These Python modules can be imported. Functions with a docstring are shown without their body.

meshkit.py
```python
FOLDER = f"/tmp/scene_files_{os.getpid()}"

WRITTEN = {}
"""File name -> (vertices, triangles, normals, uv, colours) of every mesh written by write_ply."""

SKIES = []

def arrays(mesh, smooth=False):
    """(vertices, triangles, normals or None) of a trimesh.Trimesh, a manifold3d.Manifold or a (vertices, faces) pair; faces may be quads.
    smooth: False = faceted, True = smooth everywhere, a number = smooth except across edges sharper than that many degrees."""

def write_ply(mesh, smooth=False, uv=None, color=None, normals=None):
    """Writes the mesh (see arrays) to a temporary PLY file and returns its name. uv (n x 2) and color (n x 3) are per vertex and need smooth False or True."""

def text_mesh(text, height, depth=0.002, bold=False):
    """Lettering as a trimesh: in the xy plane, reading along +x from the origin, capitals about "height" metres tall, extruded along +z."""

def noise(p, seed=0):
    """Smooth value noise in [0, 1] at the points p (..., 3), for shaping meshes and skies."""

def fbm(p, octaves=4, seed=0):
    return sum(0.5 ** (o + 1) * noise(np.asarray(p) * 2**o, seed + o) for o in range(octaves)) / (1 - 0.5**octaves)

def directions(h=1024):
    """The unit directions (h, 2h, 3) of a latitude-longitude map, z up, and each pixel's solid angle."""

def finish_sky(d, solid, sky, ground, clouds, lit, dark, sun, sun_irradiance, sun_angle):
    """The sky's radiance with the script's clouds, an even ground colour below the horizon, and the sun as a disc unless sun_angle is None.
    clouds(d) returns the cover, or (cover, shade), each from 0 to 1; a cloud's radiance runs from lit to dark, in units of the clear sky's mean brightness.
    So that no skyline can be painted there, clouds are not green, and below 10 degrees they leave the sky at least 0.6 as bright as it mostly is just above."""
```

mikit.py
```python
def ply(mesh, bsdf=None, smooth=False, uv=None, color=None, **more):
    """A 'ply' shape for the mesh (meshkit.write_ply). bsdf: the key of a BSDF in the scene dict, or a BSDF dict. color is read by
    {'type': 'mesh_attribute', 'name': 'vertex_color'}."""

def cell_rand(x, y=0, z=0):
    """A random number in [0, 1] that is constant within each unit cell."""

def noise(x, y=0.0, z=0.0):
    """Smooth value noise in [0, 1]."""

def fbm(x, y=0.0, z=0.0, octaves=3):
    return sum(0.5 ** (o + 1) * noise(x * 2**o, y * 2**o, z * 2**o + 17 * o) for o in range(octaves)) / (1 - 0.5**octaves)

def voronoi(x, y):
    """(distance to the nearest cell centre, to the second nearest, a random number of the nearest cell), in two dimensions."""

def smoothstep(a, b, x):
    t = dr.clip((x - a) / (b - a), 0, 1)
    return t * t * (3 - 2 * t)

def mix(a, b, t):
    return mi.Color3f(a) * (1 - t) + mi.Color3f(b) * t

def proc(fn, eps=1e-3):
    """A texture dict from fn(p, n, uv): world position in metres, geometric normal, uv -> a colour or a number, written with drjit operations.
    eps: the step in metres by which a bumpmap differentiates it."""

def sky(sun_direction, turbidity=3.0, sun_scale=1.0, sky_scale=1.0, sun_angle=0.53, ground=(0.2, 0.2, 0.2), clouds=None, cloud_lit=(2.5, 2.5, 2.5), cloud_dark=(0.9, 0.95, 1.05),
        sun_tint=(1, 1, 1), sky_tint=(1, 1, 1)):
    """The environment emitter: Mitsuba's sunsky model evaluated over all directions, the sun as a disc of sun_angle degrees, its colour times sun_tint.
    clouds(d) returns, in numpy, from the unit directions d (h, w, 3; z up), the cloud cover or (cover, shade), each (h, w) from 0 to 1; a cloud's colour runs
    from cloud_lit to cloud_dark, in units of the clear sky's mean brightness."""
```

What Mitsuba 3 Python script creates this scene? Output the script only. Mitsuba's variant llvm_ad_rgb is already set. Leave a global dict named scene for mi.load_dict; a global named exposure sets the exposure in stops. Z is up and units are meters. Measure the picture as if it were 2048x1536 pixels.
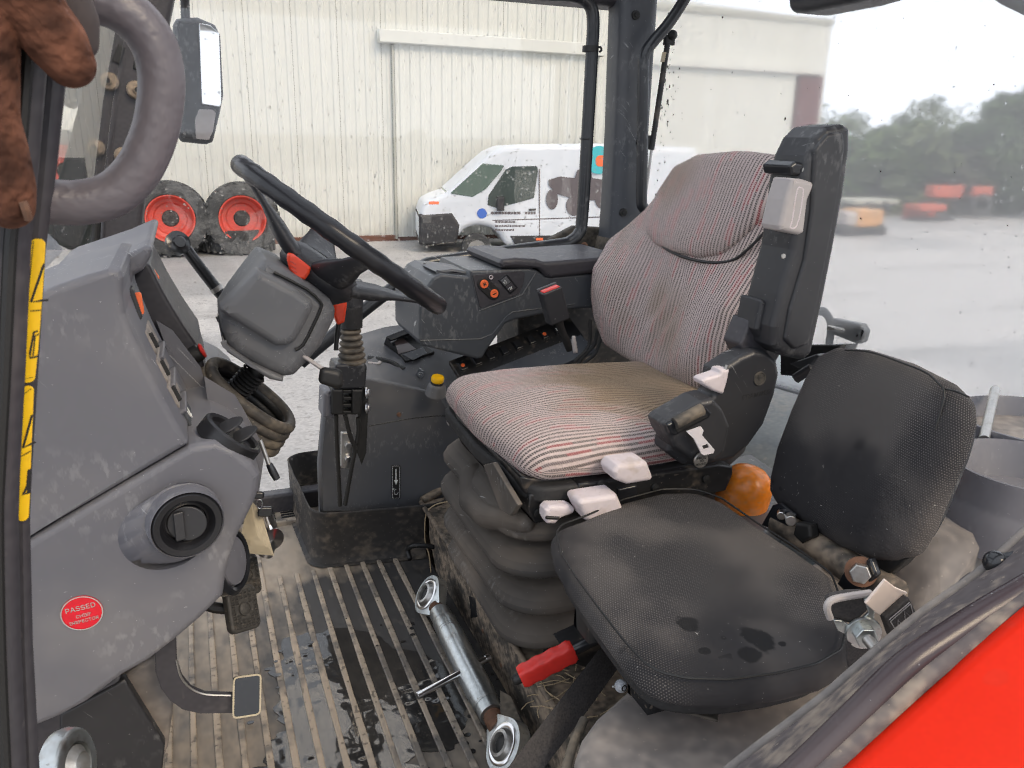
import math, random
import numpy as np, trimesh, drjit as dr, mitsuba as mi
import mapbox_earcut
from shapely.geometry import Polygon, Point
import mikit, meshkit
from mikit import proc, noise, fbm, voronoi, cell_rand, smoothstep, mix

T = mi.ScalarTransform4f
scene, labels = {'type': 'scene'}, {}
rng = np.random.default_rng(7)

# ------------------------------------------------------------------ camera, sky, exposure
FOC, W0, H0 = 1600.0, 2048, 1536
TH, PI_, RO = math.radians(22), math.radians(17.0), math.radians(1.2)
CAM = np.array([0, 0, 2.45])
FW = np.array([math.sin(TH) * math.cos(PI_), math.cos(TH) * math.cos(PI_), -math.sin(PI_)])
_R = np.array([math.cos(TH), -math.sin(TH), 0]); _U = np.cross(_R, FW)
RT = _R * math.cos(RO) + _U * math.sin(RO); UP = _U * math.cos(RO) - _R * math.sin(RO)
scene['camera'] = {'type': 'thinlens', 'fov': math.degrees(2 * math.atan(1024 / FOC)), 'fov_axis': 'x', 'near_clip': 0.05, 'far_clip': 400.0,
                   'aperture_radius': 0.0007, 'focus_distance': 1.45,
                   'to_world': T().look_at(origin=CAM.tolist(), target=(CAM + FW).tolist(), up=UP.tolist())}
scene['sky'] = mikit.sky((0.25, -0.70, 0.62), turbidity=3, sun_scale=0.25, sun_angle=25, clouds=lambda d: 1.0,
                         cloud_lit=(2.3, 2.44, 2.68), cloud_dark=(2.0, 2.1, 2.25))
exposure = 2.6

# ------------------------------------------------------------------ helpers
X, Y, Z = np.eye(3)
def V(*a): return np.array(a, float)
def nrm(a): a = np.asarray(a, float); return a / np.linalg.norm(a)
def ray(u, v): return FW + RT * (u - 1024) / FOC - UP * (v - 768) / FOC
def at(u, v, x=None, y=None, z=None):
    """the point of the plane x=, y= or z= that the photograph shows at (u, v)"""
    d = ray(u, v); t = x / d[0] if x is not None else y / d[1] if y is not None else (z - CAM[2]) / d[2]
    return CAM + d * t
def onp(u, v, O, n):
    d = ray(u, v); return CAM + d * (np.dot(O - CAM, n) / np.dot(d, n))
class Fr:
    """a frame: origin and axes; ez points out of the face"""
    def __init__(s, O, ex, ey):
        s.O, s.ex = np.asarray(O, float), nrm(ex); ey = np.asarray(ey, float); s.ey = nrm(ey - s.ex * np.dot(ey, s.ex)); s.ez = np.cross(s.ex, s.ey)
    def w(s, p): p = np.asarray(p, float); return s.O + p[..., :1] * s.ex + p[..., 1:2] * s.ey + p[..., 2:3] * s.ez
    def l(s, q): q = np.asarray(q, float) - s.O; return np.stack([q @ s.ex, q @ s.ey, q @ s.ez], -1)
    def px(s, uv): return np.array([s.l(onp(u, v, s.O, s.ez))[:2] for u, v in uv])
def fY(y): return Fr((0, y, 0), X, Z)                 # faces -y (the open door)
def fX(x): return Fr((x, 0, 0), -Y, Z)                # faces -x (the front)
def fXr(x): return Fr((x, 0, 0), Y, Z)                # faces +x (the rear)
def fZ(z): return Fr((0, 0, z), X, Y)                 # faces up
def cat(*m): return trimesh.util.concatenate([q for g in m for q in (g if isinstance(g, (list, tuple)) else [g])])
def mesh(v, f): return trimesh.Trimesh(np.asarray(v, float), np.asarray(f, int), process=False)
def moved(m, fr): m = m.copy(); m.vertices = fr.w(m.vertices); return m
def grid_faces(a, b, wrap):
    f = []
    for i in range(a - 1):
        for j in range(b if wrap else b - 1):
            k = (j + 1) % b; f += [[i * b + j, i * b + k, (i + 1) * b + k], [i * b + j, (i + 1) * b + k, (i + 1) * b + j]]
    return f
def outline(p, c=0.0, n=None, step=None):
    """counter-clockwise outline with corners rounded by c, resampled evenly"""
    P = Polygon(np.asarray(p)[:, :2]); P = P if P.is_valid else P.buffer(0)
    if c > 0: P = P.buffer(-c).buffer(2 * c).buffer(-c)
    if P.geom_type != 'Polygon': P = max(P.geoms, key=lambda g: g.area)
    L = P.exterior; q = np.array(L.coords)
    if q[:, 0] @ np.roll(q[:, 1], -1) - q[:, 1] @ np.roll(q[:, 0], -1) < 0: q = q[::-1]
    from shapely.geometry import LinearRing
    L = LinearRing(q)
    if n is None:
        if step is None: return q[:-1]
        n = max(8, int(L.length / step))
    return np.array([L.interpolate(i / n, normalized=True).coords[0] for i in range(n)])
def bex(p, depth, r=0.003, c=0.0, back=True, step=None, seg=5):
    """extrude the outline p from z=-depth to z=0 with edges rounded by r"""
    P = Polygon(np.asarray(p)[:, :2]).buffer(0)
    if c > 0:
        Q = P.buffer(-c).buffer(2 * c).buffer(-c); P = Q if not Q.is_empty else P
    q = outline(P.exterior.coords[:-1] if P.geom_type == 'Polygon' else max(P.geoms, key=lambda g: g.area).exterior.coords[:-1])
    if step is None: step = max(P.length / 160, 1e-4)
    # keep corners, subdivide long edges
    o = []
    for a, b in zip(q, np.roll(q, -1, 0)):
        k = max(1, int(np.linalg.norm(b - a) / (step * 4)))
        o += [a + (b - a) * i / k for i in range(k)]
    o = np.array(o); e = np.roll(o, -1, 0) - o; ln = np.maximum(np.linalg.norm(e, axis=1), 1e-9)
    keep = ln > 1e-6; o = o[keep]; e = np.roll(o, -1, 0) - o; e /= np.linalg.norm(e, axis=1, keepdims=True)
    nl = np.stack([-e[:, 1], e[:, 0]], 1); bis = nl + np.roll(nl, 1, 0); d = np.linalg.norm(bis, axis=1, keepdims=True); bis /= np.maximum(d, 1e-6)
    cosh = np.clip((bis * nl).sum(1, keepdims=True), 0.5, 1); inw = bis / cosh
    r = min(r, depth * 0.49)
    prof = [(r * (1 - math.sin(a)), -r * (1 - math.cos(a))) for a in np.linspace(0, math.pi / 2, seg + 1)] if r > 0 else [(0, 0)]
    prof += [(q0, -depth - z0) for q0, z0 in prof[::-1]] if back and r > 0 else [(0, -depth)]
    v = np.vstack([np.column_stack([o + inw * a, np.full(len(o), z)]) for a, z in prof]); n = len(o)
    f = [t[::-1] for t in grid_faces(len(prof), n, True)]
    tri = mapbox_earcut.triangulate_float64(v[:n, :2].copy(), np.array([n], np.uint32)).reshape(-1, 3)
    a = v[tri[:, 1], :2] - v[tri[:, 0], :2]; b = v[tri[:, 2], :2] - v[tri[:, 0], :2]
    s = a[:, 0] * b[:, 1] - a[:, 1] * b[:, 0]; tri[s < 0] = tri[s < 0][:, ::-1]
    last = (len(prof) - 1) * n
    return mesh(v, np.vstack([f, tri, tri[:, ::-1] + last]))
def prism(px, fr, depth, r=0.004, c=0.0, **k): return moved(bex(fr.px(px), depth, r, c, **k), fr)
def slab(pts, fr, depth, r=0.003, c=0.0, **k): return moved(bex(pts, depth, r, c, **k), fr)
def rect(w, h, cx=0, cy=0): return np.array([[cx - w / 2, cy - h / 2], [cx + w / 2, cy - h / 2], [cx + w / 2, cy + h / 2], [cx - w / 2, cy + h / 2]])
def disc(r, n=28, cx=0, cy=0, ry=None): a = np.arange(n) * 2 * math.pi / n; return np.column_stack([cx + r * np.cos(a), cy + (ry or r) * np.sin(a)])
def rbox(fr, w, h, d, r=0.004, c=0.0): return slab(rect(w, h), fr, d, r, c)
def loft(A, B, caps=True):
    A, B = np.asarray(A), np.asarray(B); n = len(A); m = mesh(np.vstack([A, B]), grid_faces(2, n, True))
    if caps: m = cat(m, mesh(A, [[0, i + 1, i] for i in range(1, n - 1)]), mesh(B, [[0, i, i + 1] for i in range(1, n - 1)]))
    return m
def spline(p, n=8):
    p = np.asarray(p, float); q = np.vstack([2 * p[0] - p[1], p, 2 * p[-1] - p[-2]]); o = []
    for i in range(1, len(q) - 2):
        for t in np.arange(n) / n:
            a, b, c, d = q[i - 1:i + 3]; o.append(0.5 * (2 * b + (c - a) * t + (2 * a - 5 * b + 4 * c - d) * t * t + (3 * b - a - 3 * c + d) * t ** 3))
    return np.array(o + [p[-1]])
def tube(p, r, sm=0, sides=14, closed=False, flat=None):
    """tube along the points p; flat=(direction, factor) squeezes the section"""
    p = np.asarray(p, float)
    if sm: p = spline(p, sm)
    t = np.gradient(p, axis=0) if not closed else np.roll(p, -1, 0) - np.roll(p, 1, 0); t /= np.linalg.norm(t, axis=1, keepdims=True) + 1e-12
    rr = np.broadcast_to(np.asarray(r, float), (len(p),)) if np.ndim(r) == 0 or len(r) == len(p) else np.interp(np.linspace(0, 1, len(p)), np.linspace(0, 1, len(r)), r)
    a = np.cross(t[0], Z if abs(t[0][2]) < 0.9 else X); a /= np.linalg.norm(a); rings = []
    ang = np.arange(sides) * 2 * math.pi / sides
    for i in range(len(p)):
        a = a - t[i] * np.dot(a, t[i]); a /= np.linalg.norm(a); b = np.cross(t[i], a)
        off = rr[i] * (np.cos(ang)[:, None] * a + np.sin(ang)[:, None] * b)
        if flat is not None: off -= np.outer(off @ flat[0], flat[0]) * (1 - flat[1])
        rings.append(p[i] + off)
    v = np.vstack(rings); f = grid_faces(len(p), sides, True)
    if closed: f += [[(len(p) - 1) * sides + j, (len(p) - 1) * sides + (j + 1) % sides, (j + 1) % sides] for j in range(sides)] + [[(len(p) - 1) * sides + j, (j + 1) % sides, j] for j in range(sides)]
    else:
        v = np.vstack([v, p[0], p[-1]]); k = len(p) * sides; e = k - sides
        f += [[k, (j + 1) % sides, j] for j in range(sides)] + [[k + 1, e + j, e + (j + 1) % sides] for j in range(sides)]
    return mesh(v, f)
def lathe(prof, O, ax, n=32, ref=None):
    """prof: (radius, height) pairs along the axis from O"""
    ax = nrm(ax); a = nrm(np.cross(ax, ref if ref is not None else (X if abs(ax[0]) < 0.9 else Z))); b = np.cross(ax, a)
    ang = np.arange(n) * 2 * math.pi / n; ring = np.cos(ang)[:, None] * a + np.sin(ang)[:, None] * b
    v = np.vstack([np.asarray(O) + ring * max(r, 1e-5) + ax * h for r, h in prof])
    return mesh(v, grid_faces(len(prof), n, True))
def cyl(a, b, r, n=20, ch=0.15):
    a, b = np.asarray(a, float), np.asarray(b, float); L = np.linalg.norm(b - a); k = r * ch
    return lathe([(0, 0), (r - k, 0), (r, k), (r, L - k), (r - k, L), (0, L)], a, b - a, n)
def hexbolt(O, ax, r, h, washer=True):
    fr = Fr(O, np.cross(ax, Z if abs(nrm(ax)[2]) < 0.9 else X), np.cross(ax, np.cross(ax, Z if abs(nrm(ax)[2]) < 0.9 else X)))
    if np.dot(fr.ez, ax) < 0: fr = Fr(O, fr.ex, -fr.ey)
    fr.O = fr.O + fr.ez * h; m = slab(disc(r, 6), fr, h, r * 0.14)
    return cat(m, lathe([(0, h * .3), (r * 1.5, h * .3), (r * 1.55, h * .15), (r * 1.55, 0)], O, fr.ez, 22)) if washer else m
def pillow(out, fr, top, bot, n=2.6, rings=16, m=96, disp=None, c=0.0):
    """a cushion: closed, domed over its outline; returns the mesh and its uv"""
    o = outline(out, c, n=m); ctr = o.mean(0); vs, uv = [], []
    ss = [1 - (i / rings) ** 1.6 for i in range(rings + 1)]
    for side, H in ((1, top), (-1, bot)):
        for s in (ss if side > 0 else ss[1:]):
            q = ctr + (o - ctr) * s; h = side * H * max(0, 1 - s ** (n * 2)) ** (1 / n)
            h = np.full(m, h)
            if disp is not None and side > 0: h = h + disp(q[:, 0], q[:, 1], s)
            vs.append(np.column_stack([q, h])); uv.append(q + 0.0)
    k = len(ss); un = (o - ctr) / np.linalg.norm(o - ctr, axis=1, keepdims=True); L = np.zeros(m)
    for i in range(k - 1, -1, -1):
        if i < k - 1: L = L + np.linalg.norm(vs[i] - vs[i + 1], axis=1)
        uv[i] = ctr + un * L[:, None]; fa = grid_faces(k, m, True); idx = list(range(m)) + list(range(k * m, (2 * k - 1) * m))
    v = np.vstack(vs); fb = [[idx[a] for a in t][::-1] for t in grid_faces(k, m, True)]
    return mesh(fr.w(v), np.vstack([fa, fb])), np.vstack(uv)
def hull(pts): return trimesh.convex.convex_hull(np.asarray(pts))
def ball(O, r, sub=2, sc=(1, 1, 1)): m = trimesh.creation.icosphere(sub, r); m.vertices = m.vertices * np.asarray(sc) + np.asarray(O); return m
def text(s, h, fr, x=0, y=0, depth=0.0006, bold=False, center=True):
    m = meshkit.text_mesh(s, h, depth, bold); b = m.bounds; m.vertices -= [(b[0][0] + b[1][0]) / 2 if center else 0, (b[0][1] + b[1][1]) / 2, 0]
    m.vertices += [x, y, 0]; return moved(m, fr)

def key(k):
    if k not in scene and k not in labels: return k
    i = 1
    while f'{k}_{i:03d}' in scene or f'{k}_{i:03d}' in labels: i += 1
    return f'{k}_{i:03d}'
def thing(name, label, category, group=None, kind=None):
    k = key(name); labels[k] = {'label': label}
    if kind: labels[k]['kind'] = kind
    if category: labels[k]['category'] = category
    if group: labels[k]['group'] = group
    return k
def put(parent, name, m, mat, smooth=35, label=None, kind=None, uv=None):
    k = key(f'{parent}__{name}' if name else parent) if name else parent
    scene[k] = mikit.ply(m, mat, smooth, uv=uv)
    if label or kind:
        labels.setdefault(k, {})
        if label: labels[k]['label'] = label
        if kind: labels[k]['kind'] = kind
    return k

# ------------------------------------------------------------------ materials
def bsdf(name, color, rough=0.5, metal=0.0, spec=0.5, bump=None, two=True, **k):
    def val(c): return {'type': 'rgb', 'value': list(c)} if isinstance(c, (tuple, list)) else proc(c)
    b = {'type': 'principled', 'base_color': val(color), 'roughness': rough if isinstance(rough, float) else proc(rough), 'metallic': metal, 'specular': spec, **k}
    if bump: b = {'type': 'bumpmap', 'arbitrary': proc(bump[0], bump[2] if len(bump) > 2 else 1e-3), 'scale': bump[1], 'bsdf': b}
    scene[name] = {'type': 'twosided', 'bsdf': b} if two else b
def dirty(base, dust, s=9.0, lo=0.45, hi=0.75, amt=0.8, fine=70.0, seed=0.0, vary=0.25):
    def fn(p, n, uv):
        x, y, z = p.x * s + seed, p.y * s, p.z * s
        a = 0.6 * fbm(x, y, z, 3) + 0.4 * fbm(x * 4.3, y * 4.3, z * 4.3, 3); b = noise(p.x * fine * 2, p.y * fine * 2, p.z * fine * 2 + seed)
        sp = smoothstep(0.86, 0.92, noise(x * 14, y * 14, z * 14))
        m = dr.maximum(smoothstep(lo, hi, a + 0.16 * (b - 0.5)), sp * 0.7) * amt
        return mix(base, dust, m) * (1 - vary / 2 + vary * b)
    return fn
def scuffed(base, dust=(0.36, 0.33, 0.30), amt=0.35, seed=0.0, up=0.25):
    """plastic with faint dust, pale scratches and specks; a little more dust on faces that look up"""
    def fn(p, n, uv):
        a = fbm(p.x * 5 + seed, p.y * 5, p.z * 5, 4)
        m = smoothstep(0.42, 0.8, a) * amt + up * dr.clip(n.z, 0, 1) * (0.4 + 0.6 * a)
        q1, q2 = p.x * 0.8 + p.z * 0.6 + 0.3 * p.y, p.z * 0.8 - p.x * 0.6 + 0.4 * p.y
        scr = smoothstep(0.88, 0.97, noise(q1 * 420 + seed, q2 * 16, p.y * 20)) * smoothstep(0.55, 0.75, fbm(p.x * 13, p.y * 13 + seed, p.z * 13, 2)) * 1.0
        scr = scr + 0.13 * smoothstep(0.50, 0.8, fbm(p.x * 150, p.y * 150, p.z * 60, 3)) * smoothstep(0.50, 0.68, fbm(p.x * 9 + seed, p.y * 9, p.z * 9, 3))
        sp = smoothstep(0.93, 0.97, noise(p.x * 260, p.y * 260, p.z * 260)) * 0.30
        return mix(mix(base, dust, m), (0.55, 0.55, 0.54), dr.clip(scr + sp, 0, 0.7))
    return fn
TAN, DUST = (0.30, 0.235, 0.175), (0.26, 0.215, 0.17)
bsdf('plastic_grey', scuffed((0.112, 0.113, 0.130), (0.25, 0.235, 0.225), 0.45, up=0.10), 0.46)
bsdf('plastic_slate', scuffed((0.052, 0.058, 0.067), (0.16, 0.15, 0.14), 0.22, 3.0, 0.10), 0.42)
bsdf('plastic_black', scuffed((0.023, 0.0235, 0.027), (0.08, 0.08, 0.08), 0.14, 5.0, 0.05), 0.42)
bsdf('plastic_column', scuffed((0.100, 0.103, 0.112), (0.26, 0.24, 0.22), 0.3, 8.0, 0.14), 0.45)
bsdf('vent_black', (0.010, 0.010, 0.012), 0.35)
bsdf('console_grey', scuffed((0.082, 0.086, 0.096), (0.24, 0.22, 0.20), 0.45, 14.0, 0.22), 0.45)
bsdf('bellows_rubber', scuffed((0.056, 0.051, 0.047), (0.22, 0.18, 0.145), 0.70, 16.0, 0.40), 0.72)
bsdf('gaiter', dirty((0.050, 0.045, 0.040), (0.20, 0.165, 0.12), 12, 0.42, 0.75, 0.8, 60, 3.0), 0.6)
bsdf('seal_dark', scuffed((0.040, 0.026, 0.030), (0.16, 0.14, 0.14), 0.3, 21.0, 0.05), 0.30)
bsdf('rim_black', (0.012, 0.012, 0.015), 0.30, spec=0.45)
bsdf('pedal_rubber', dirty((0.045, 0.043, 0.041), (0.17, 0.145, 0.12), 16, 0.5, 0.85, 0.6), 0.65)
bsdf('sticker_red', (0.60, 0.010, 0.022), 0.4)
bsdf('belt_tongue', (0.82, 0.78, 0.80), 0.38, metal=0.35)
bsdf('gloss_black', (0.010, 0.011, 0.014), 0.16, clearcoat=0.6)
bsdf('tube_black', scuffed((0.016, 0.018, 0.022), (0.12, 0.11, 0.10), 0.10, 2.0, 0.03), 0.24, clearcoat=0.4)
bsdf('rubber_black', dirty((0.018, 0.018, 0.019), (0.085, 0.078, 0.07), 14, 0.5, 0.9, 0.35), 0.7)
bsdf('rubber_dusty', dirty((0.045, 0.042, 0.038), (0.17, 0.14, 0.105), 9, 0.35, 0.72, 0.85), 0.75)
bsdf('boot_dirty', dirty((0.024, 0.022, 0.021), (0.18, 0.145, 0.11), 19, 0.44, 0.80, 0.6, 50), 0.62)
bsdf('pedestal_dirty', dirty((0.050, 0.044, 0.038), (0.31, 0.24, 0.175), 15, 0.30, 0.70, 0.8, 60, 4.0), 0.7)
bsdf('fender_dirty', dirty((0.165, 0.150, 0.142), (0.30, 0.262, 0.23), 13, 0.36, 0.75, 0.7, 40, 2.0), 0.62)
bsdf('sill_dirty', dirty((0.108, 0.094, 0.095), (0.32, 0.265, 0.21), 15, 0.42, 0.72, 0.75, 60, 9.0), 0.68, spec=0.25)
bsdf('frame_dark', dirty((0.040, 0.038, 0.044), (0.10, 0.09, 0.088), 5, 0.5, 0.85, 0.5, 80, 1.0), 0.45)
bsdf('pillar_slate', scuffed((0.062, 0.067, 0.077), (0.17, 0.16, 0.15), 0.25, 12.0, 0.05), 0.45)
bsdf('metal_black', dirty((0.012, 0.012, 0.013), (0.17, 0.135, 0.10), 13, 0.52, 0.78, 0.6, 60, 6.0), 0.42)
def floor_col(p, n, uv):
    a = fbm(p.x * 7 + 3, p.y * 5, 0.0, 4); b = fbm(p.x * 26, p.y * 26, 5.0, 3)
    left = smoothstep(0.16, -0.06, p.x + 0.18 * (p.y - 1.5) * 0 + 0.10 * (a - 0.5))
    far = smoothstep(1.82, 2.08, p.y + 0.20 * (a - 0.5))
    c = fbm(p.x * 60, p.y * 22, 8.0, 3)
    m = dr.clip(left * 0.62 + far * 0.70 + 0.6 * smoothstep(0.50, 0.78, a) + 0.5 * (b - 0.5) + 0.5 * (c - 0.5) - 0.10, 0, 1)
    return mix((0.050, 0.048, 0.047), (0.32, 0.265, 0.205), m)
def rib_col(p, n, uv):
    a = fbm(p.x * 9, p.y * 14, 2.0, 3); s = smoothstep(0.80, 0.88, noise(p.x * 120, p.y * 120, 1.0))
    return mix(mix((0.35, 0.29, 0.225), (0.14, 0.125, 0.11), smoothstep(0.40, 0.70, 0.6 * a + 0.4 * fbm(p.x * 40, p.y * 60, 1.0, 3))), (0.05, 0.045, 0.04), s * 0.6)
bsdf('floor_mat', floor_col, 0.55, bump=(lambda p, n, uv: fbm(p.x * 40, p.y * 40, 0.0, 2), 0.003))
bsdf('rib_mat', rib_col, 0.62)
bsdf('wet_mat', lambda p, n, uv: mix((0.010, 0.010, 0.011), (0.030, 0.028, 0.026), fbm(p.x * 30, p.y * 30)), 0.05, spec=0.6,
     bump=(lambda p, n, uv: fbm(p.x * 38, p.y * 38, 1.0, 2), 0.0010), clearcoat=1.0, clearcoat_gloss=0.98)
def weave(u, v, dirt):
    k = 0.0096; s = u / k; row = dr.floor(s); a = s - row
    band = smoothstep(0.40, 0.50, a) * smoothstep(1.0, 0.90, a)
    w = v / 0.0042 + a * 0.9 + 7.3 * cell_rand(row, 2); tick = smoothstep(0.20, 0.42, dr.abs(w - dr.floor(w) - 0.5) * 2)
    seg = cell_rand(row, dr.floor(v / 0.047 + 5 * cell_rand(row, 1)), 3)
    ink = mix((0.085, 0.070, 0.066), (0.25, 0.040, 0.045), smoothstep(0.66, 0.68, seg)); ink = mix(ink, (0.15, 0.12, 0.12), smoothstep(0.82, 0.84, seg))
    f = noise(u * 900, v * 900) * 0.35 + 0.8
    c = mix((0.52, 0.43, 0.405), ink, band * (0.25 + 0.70 * tick)) * f
    return mix(c, mi.Color3f(0.27, 0.20, 0.135) * (0.30 + mi.luminance(c) * 1.55), dirt)
def seat_col(p, n, uv):
    u, v = uv.x, uv.y
    d = dr.square((v - 0.88) / 0.25) + dr.square((u - 1.38) / 0.24); a = fbm(u * 12, v * 12, 3.0, 3)
    return weave(u + 0.022 * noise(u * 9, v * 9), v, smoothstep(1.7, 0.4, d + 1.1 * (a - 0.5)) * 0.95)
def back_col(p, n, uv):
    u, v = uv.x, uv.y; a = fbm(u * 7, v * 7, 8.0, 3)
    return weave(u + 0.020 * noise(u * 11, v * 8), v, smoothstep(0.45, 0.8, a) * 0.45)
knit = (lambda p, n, uv: noise(uv.x * 420, uv.y * 420) + 0.8 * dr.abs(uv.x / 0.0096 - dr.floor(uv.x / 0.0096) - 0.5), 0.0022)
bsdf('seat_fabric', seat_col, 0.9, spec=0.15, sheen=0.3, bump=knit)
bsdf('back_fabric', back_col, 0.9, spec=0.15, sheen=0.3, bump=knit)
def dots(u, v, k):
    r = dr.floor(v / k); a = u / k + 0.5 * r - 2 * dr.floor(0.25 * r); a = a - dr.floor(a) - 0.5; b = v / k - r - 0.5
    return smoothstep(0.30, 0.12, dr.sqrt(a * a + b * b))
_q = fZ(1.845).px([(1372, 1290), (1512, 1322), (1492, 1348), (1560, 1330), (1405, 1345)])
STAINS = [(q[0], q[1], a, b) for q, a, b in zip(_q, (.016, .017, .016, .006, .007), (.018, .024, .016, .005, .006))]
def black_cloth(p, n, uv):
    u, v = uv.x, uv.y; a = fbm(u * 8, v * 8, 1.0, 4); g = smoothstep(0.40, 0.72, a)
    wet = 0.0
    for wu, wv, ru, rv in STAINS:
        d = dr.sqrt(dr.square((u - wu) / ru) + dr.square((v - wv) / rv)) + 0.9 * (fbm(u * 70, v * 70, 3.0, 3) - 0.5); wet = dr.maximum(wet, smoothstep(1.06, 0.72, d))
    wet = dr.maximum(wet, smoothstep(0.90, 0.93, noise(u * 75, v * 75, 9.0)) * smoothstep(0.5, 0.7, fbm(u * 9, v * 9, 4.0, 2)) * smoothstep(0.74, 0.70, v))
    c = mix((0.027, 0.026, 0.028), (0.082, 0.074, 0.070), g * 0.75)
    c = mix(c, (0.30, 0.28, 0.26), dots(u, v, 0.0034) * smoothstep(0.42, 0.62, fbm(u * 5 + 9, v * 5, 2.0, 2)) * 0.42)
    c = mix(c, (0.42, 0.40, 0.37), smoothstep(0.965, 0.98, noise(u * 330, v * 330, 7.0)) * 0.6)
    return mix(c, (0.010, 0.010, 0.011), wet * 0.85)
bsdf('black_cloth', black_cloth, 0.85, spec=0.2, sheen=0.25, bump=(lambda p, n, uv: noise(uv.x * 420, uv.y * 420), 0.0010))
bsdf('webbing', lambda p, n, uv: mix((0.030, 0.027, 0.028), (0.065, 0.058, 0.055), noise(p.x * 500, p.y * 500, p.z * 500)), 0.75)
bsdf('cloth_pale', (0.62, 0.53, 0.48), 0.8)
bsdf('grey_leather', lambda p, n, uv: mix((0.100, 0.090, 0.102), (0.125, 0.113, 0.126), fbm(p.x * 60, p.y * 60, p.z * 60)), 0.40,
     bump=(lambda p, n, uv: fbm(p.x * 250, p.y * 250, p.z * 250, 2), 0.0008))
bsdf('suede', lambda p, n, uv: mix(mix((0.045, 0.022, 0.016), (0.15, 0.066, 0.042), smoothstep(0.25, 0.75, fbm(p.x * 60, p.y * 60, p.z * 60, 4))), (0.045, 0.030, 0.026), smoothstep(0.5, 0.75, fbm(p.x * 20 + 4, p.y * 20, p.z * 20)) * 0.8), 0.95, spec=0.1, sheen=0.8,
     bump=(lambda p, n, uv: fbm(p.x * 220, p.y * 220, p.z * 220, 3), 0.0045))
bsdf('glove_lining', (0.055, 0.045, 0.045), 0.95, sheen=0.6)
bsdf('red_plastic', dirty((0.62, 0.030, 0.022), (0.40, 0.05, 0.04), 12, 0.5, 0.9, 0.35, 120, 0.0, 0.08), 0.38)
bsdf('lever_red', (0.75, 0.060, 0.020), 0.32)
bsdf('orange', (0.78, 0.15, 0.045), 0.4)
bsdf('yellow', (0.82, 0.46, 0.01), 0.35)
bsdf('sticker_yellow', (0.80, 0.50, 0.01), 0.35)
bsdf('ink', (0.012, 0.012, 0.012), 0.5)
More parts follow.
